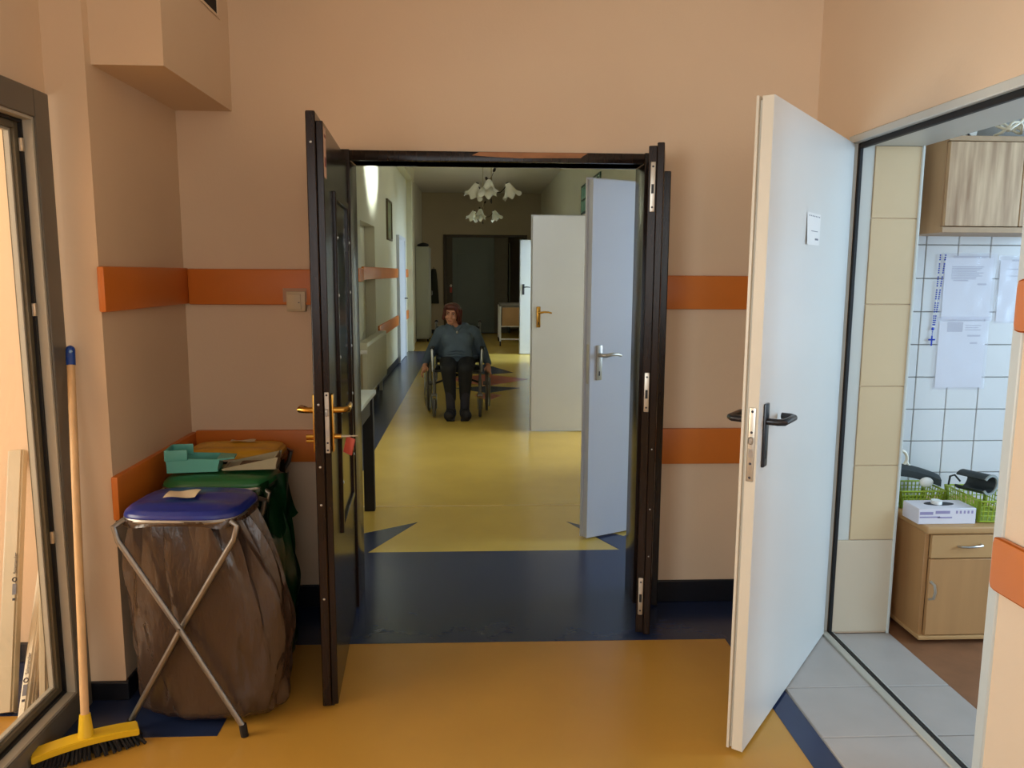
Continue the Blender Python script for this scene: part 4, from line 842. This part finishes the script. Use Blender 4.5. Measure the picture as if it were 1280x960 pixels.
# ------------------------------------------------------------------ wheelchair
PX, PY = -.18, 8.33
wc = empty('wheelchair', (PX, PY, 0), 0, 'grey framed wheelchair under the seated woman', 'wheelchair')
for s_ in (-1, 1):
    Mw = Matrix.Translation((s_*.315, .22, .305)) @ Matrix.Rotation(R(90), 4, 'Y')
    mb = MB(); mb.tube([(.292*math.cos(k*PI/28), .292*math.sin(k*PI/28), 0) for k in range(56)], .013, 8, Mw, closed=True); wh = mb.build('rear_wheel', TYRE, wc)
    mb = MB(); mb.tube([(.272*math.cos(k*PI/28), .272*math.sin(k*PI/28), 0) for k in range(56)], .008, 8, Mw, closed=True); mb.build('rim', CHROME, wh)
    Mh = Matrix.Translation((s_*.345, .22, .305)) @ Matrix.Rotation(R(90), 4, 'Y')
    mb = MB(); mb.tube([(.25*math.cos(k*PI/28), .25*math.sin(k*PI/28), 0) for k in range(56)], .009, 8, Mh, closed=True); mb.build('hand_rim', CHROME, wh)
    mb = MB(); mb.tube([(s_*.275, .22, .305), (s_*.35, .22, .305)], .022, 12); mb.build('axle_hub', FRAMEG, wh)
    mb = MB()
    for k in range(18): a = 2*PI*k/18; mb.tube([(s_*.315, .22, .305), (s_*.315, .22+.27*math.cos(a), .305+.27*math.sin(a))], .0016, 4)
    mb.build('spokes', CHROME, wh)
    Mc = Matrix.Translation((s_*.24, -.19, .10)) @ Matrix.Rotation(R(90), 4, 'Y')
    mb = MB(); mb.lathe([(.03, -.014), (.085, -.016), (.099, -.009), (.099, .009), (.085, .016), (.03, .014)], 28, Mc); ca = mb.build('castor_wheel', TYRE, wc)
    mb = MB(); mb.box(s_*.24-.028, s_*.24-.021, -.215, -.15, .09, .24, .003, 1); mb.box(s_*.24+.021, s_*.24+.028, -.215, -.15, .09, .24, .003, 1); mb.box(s_*.24-.028, s_*.24+.028, -.215, -.15, .225, .25, .004, 1); mb.build('fork', FRAMEG, ca)
    mb = MB(); mb.tube([(s_*.24, -.17, .24), (s_*.24, -.17, .40)], .019, 10); mb.build('castor_post', FRAMEG, wc)
    mb = MB(); mb.tube([(s_*.24, -.22, .50), (s_*.24, -.2, .47), (s_*.24, .3, .47), (s_*.24, .34, .50), (s_*.24, .36, .95), (s_*.24, .44, .97)], .0125, 8)
    mb.tube([(s_*.24, -.17, .34), (s_*.24, .30, .34), (s_*.24, .33, .5)], .0125, 8); mb.tube([(s_*.24, -.2, .5), (s_*.24, -.22, .36)], .0125, 8); mb.build('side_frame', FRAMEG, wc)
    mb = MB(); mb.tube([(s_*.24, .40, .967), (s_*.24, .49, .965)], .018, 10); mb.build('push_handle', BLACK, wc)
    mb = MB(); mb.box(s_*.262-.006, s_*.262+.006, -.14, .28, .49, .70, .004, 1); mb.build('side_panel', FRAMEG, wc)
    mb = MB(); mb.box(s_*.262-.022, s_*.262+.022, -.16, .26, .70, .73, .01, 2); mb.build('armrest', UPH, wc)
    mb = MB(); mb.tube([(s_*.262, -.15, .71), (s_*.262, -.165, .69), (s_*.25, -.165, .48)], .014, 8); mb.build('armrest_post', CHROME, wc)
    mb = MB(); mb.tube([(s_*.23, .02*s_, .34), (-s_*.20, .02*s_, .50)], .011, 8); mb.build('cross_brace', UPH, wc)
mb = MB(); mb.box(-.235, .235, -.2, .3, .475, .50, .01, 2); mb.build('seat', UPH, wc)
mb = MB(); mb.box(-.235, .235, .325, .345, .52, .92, .008, 2); mb.build('backrest', UPH, wc)

# ------------------------------------------------------------------ seated woman (one continuous body, clothing as children)
pw = empty('person', (PX, PY, 0), 0, 'woman with auburn hair in blue grey sweater seated in the wheelchair', 'person')
HC = Vector((-.055, -.05, 1.075)); HR = Euler((R(6), R(7), R(-9))).to_matrix()      # head centre and turn
def hp(x, y, z): return HC + HR @ Vector((x, y, z))
body = MB()
body.ball(hp(0, .012, .028), (.072, .088, .080), HR); body.ball(hp(0, -.022, -.03), (.058, .060, .075), HR); body.ball(hp(0, -.045, -.082), (.034, .03, .026), HR)
body.cap(hp(0, -.078, .018), hp(0, -.094, -.022), .009, .014); body.ball(hp(0, -.076, -.055), (.022, .012, .008), HR); body.ball(hp(0, -.074, -.064), (.019, .011, .007), HR)
for s_ in (-1, 1):
    body.ball(hp(s_*.03, -.072, .026), (.022, .012, .008), HR); body.ball(hp(s_*.036, -.066, -.03), (.022, .018, .02), HR); body.ball(hp(s_*.072, .01, -.01), (.01, .018, .03), HR)
body.cap(hp(0, .03, -.05), (0, .03, .90), .042, .06)
SH = {-1: Vector((-.175, .05, .865)), 1: Vector((.175, .05, .865))}
EL = {-1: Vector((-.275, .11, .67)), 1: Vector((.26, .11, .67))}
WR_ = {-1: Vector((-.345, -.0, .535)), 1: Vector((.325, .0, .535))}
HIP = {-1: Vector((-.095, .12, .57)), 1: Vector((.095, .12, .57))}
KN = {-1: Vector((-.088, -.33, .525)), 1: Vector((.088, -.33, .525))}
AN = {-1: Vector((-.062, -.29, .09)), 1: Vector((.080, -.29, .09))}
body.cap((0, .12, .60), (0, .08, .74), .15, .14, .8); body.cap((0, .08, .74), (0, .06, .86), .14, .12, .75); body.cap(SH[-1], SH[1], .06, .06)
for s_ in (-1, 1):
    body.cap(SH[s_], EL[s_], .046, .036); body.cap(EL[s_], WR_[s_], .036, .026)
    body.cap(HIP[s_], KN[s_], .078, .056); body.cap(KN[s_], AN[s_], .052, .034); body.cap(AN[s_], AN[s_]+Vector((0, -.10, -.05)), .030, .022)
    # hand gripping the rim: palm, four fingers of different length, thumb from its side
    w_ = WR_[s_]; p_ = w_+Vector((s_*.008, -.055, -.055)); body.cap(w_, p_, .024, .028, .8)
    for i, (off, ln_) in enumerate(((-.026, .058), (-.009, .068), (.008, .064), (.024, .048))):
        k0 = p_+Vector((s_*.012, off*.6-.012, -.012-off*.4)); k1 = k0+Vector((s_*.012, -.012, -ln_*.5)); k2 = k1+Vector((-s_*.016, .006, -ln_*.42))
        body.cap(k0, k1, .0088, .0082, n=8); body.cap(k1, k2, .0082, .007, n=8)
    t0 = w_+Vector((-s_*.015, -.035, -.022)); t1 = t0+Vector((-s_*.02, -.028, -.016)); t2 = t1+Vector((s_*.002, -.022, -.018))
    body.cap(t0, t1, .012, .0098, n=8); body.cap(t1, t2, .0098, .008, n=8)
BODY = solid(body, 'body', .0055, 3, SKIN, pw)
for s_ in (-1, 1):
    mb = MB(); mb.ball(hp(s_*.028, -.071, .012), (.010, .006, .005), HR, 12); ey = mb.build('eye', PAPER, BODY)
    mb = MB(); mb.ball(hp(s_*.028, -.0785, .012), (.006, .003, .006), HR, 10); mb.build('iris', INKD, BODY)
    mb = MB(); mb.tube([hp(s_*.012, -.084, .028), hp(s_*.03, -.083, .033), hp(s_*.046, -.074, .027)], .004, 6); mb.build('eyebrow', HAIR, BODY)
mb = MB(); mb.tube([hp(-.018, -.083, -.060), hp(0, -.089, -.0595), hp(.018, -.083, -.060)], .004, 6); mb.build('lips', mat('lip_skin', (150, 78, 72), .5), BODY)
hr = MB()
hr.ball(hp(0, .03, .045), (.086, .090, .074), HR); hr.ball(hp(-.01, -.02, .075), (.075, .068, .040), HR); hr.ball(hp(.0, .055, -.02), (.082, .07, .085), HR)
for s_ in (-1, 1):
    hr.cap(hp(s_*.066, -.022, .055), hp(s_*.080, -.006, -.055), .026, .022); hr.cap(hp(s_*.074, .03, .04), hp(s_*.082, .035, -.09 if s_ > 0 else -.055), .03, .026)
hr.cap(hp(.05, -.055, .07), hp(.078, -.045, .0), .022, .016); hr.cap(hp(-.03, -.062, .085), hp(.045, -.05, .08), .022, .022)
solid(hr, 'hair', .006, 4, HAIR, pw)
sw = MB()
sw.cap((0, .10, .66), (0, .06, .80), .215, .19, .78, 24); sw.cap((0, .06, .80), (0, .05, .885), .18, .10, .72, 24); sw.cap((-.15, .05, .875), (.15, .05, .875), .078, .078, n=20)
sw.cap((-.08, .02, .93), (.08, .02, .93), .055, .055); sw.cap((0, -.05, .65), (0, -.02, .74), .165, .14, .6, 20)
for s_ in (-1, 1):
    sw.cap(SH[s_]+Vector((0, 0, -.005)), EL[s_], .078, .064); sw.cap(EL[s_], WR_[s_]+Vector((0, .02, .015)), .064, .040); sw.cap((s_*.085, -.03, .80), (s_*.08, -.05, .77), .085, .08, .8)
SW = solid(sw, 'sweater', .008, 5, KNIT, pw)
mb = MB(); mb.tube([(.205*1.0*math.cos(k*PI/20), .09+.165*math.sin(k*PI/20), .60+.008*math.sin(6*k)) for k in range(40)], .022, 8, closed=True); mb.build('hem', KNIT, SW)
for k in range(3): mb = MB(); mb.tube([(-.12+.02*k, -.12-.012*k, .635+.028*k), (0, -.155+.0*k, .645+.03*k), (.11-.02*k, -.12-.01*k, .632+.03*k)], [.006, .016, .006], 8); mb.build('fold', KNIT, SW)
mb = MB(); mb.tube([(-.05, -.04, .955), (-.025, -.055, .925), (-.0, -.066, .885), (.025, -.055, .925), (.05, -.04, .955)], .007, 8); mb.build('neckline', mat('blue_grey_rib', (78, 96, 108), .85), SW)
mb = MB(); mb.ball((.0, -.082, .885), (.012, .006, .015)); mb.build('pendant', CHROME, pw)
tr = MB()
tr.cap((0, .14, .60), (0, .06, .60), .17, .16, .9, 20)
for s_ in (-1, 1): tr.cap(HIP[s_], KN[s_], .105, .084); tr.cap(KN[s_], AN[s_]+Vector((0, 0, .13)), .08, .054)
TRO = solid(tr, 'trousers', .008, 4, TROU, pw)
for s_ in (-1, 1):
    mb = MB(); mb.cap(AN[s_]+(KN[s_]-AN[s_]).normalized()*.2, AN[s_]+Vector((0, -.005, -.01)), .050, .047); mb.build('sock', SOCK, pw)
    sh = MB(); a_ = AN[s_]; sh.cap(a_+Vector((0, .02, -.035)), a_+Vector((s_*.018, -.12, -.034)), .056, .056); sh.cap(a_+Vector((0, .0, -.012)), a_+Vector((s_*.004, -.07, -.03)), .056, .054); sh.box(a_.x-.042, a_.x+.042, a_.y-.155, a_.y+.07, .001, .02)
    solid(sh, 'shoe', .006, 3, SHOE, pw)
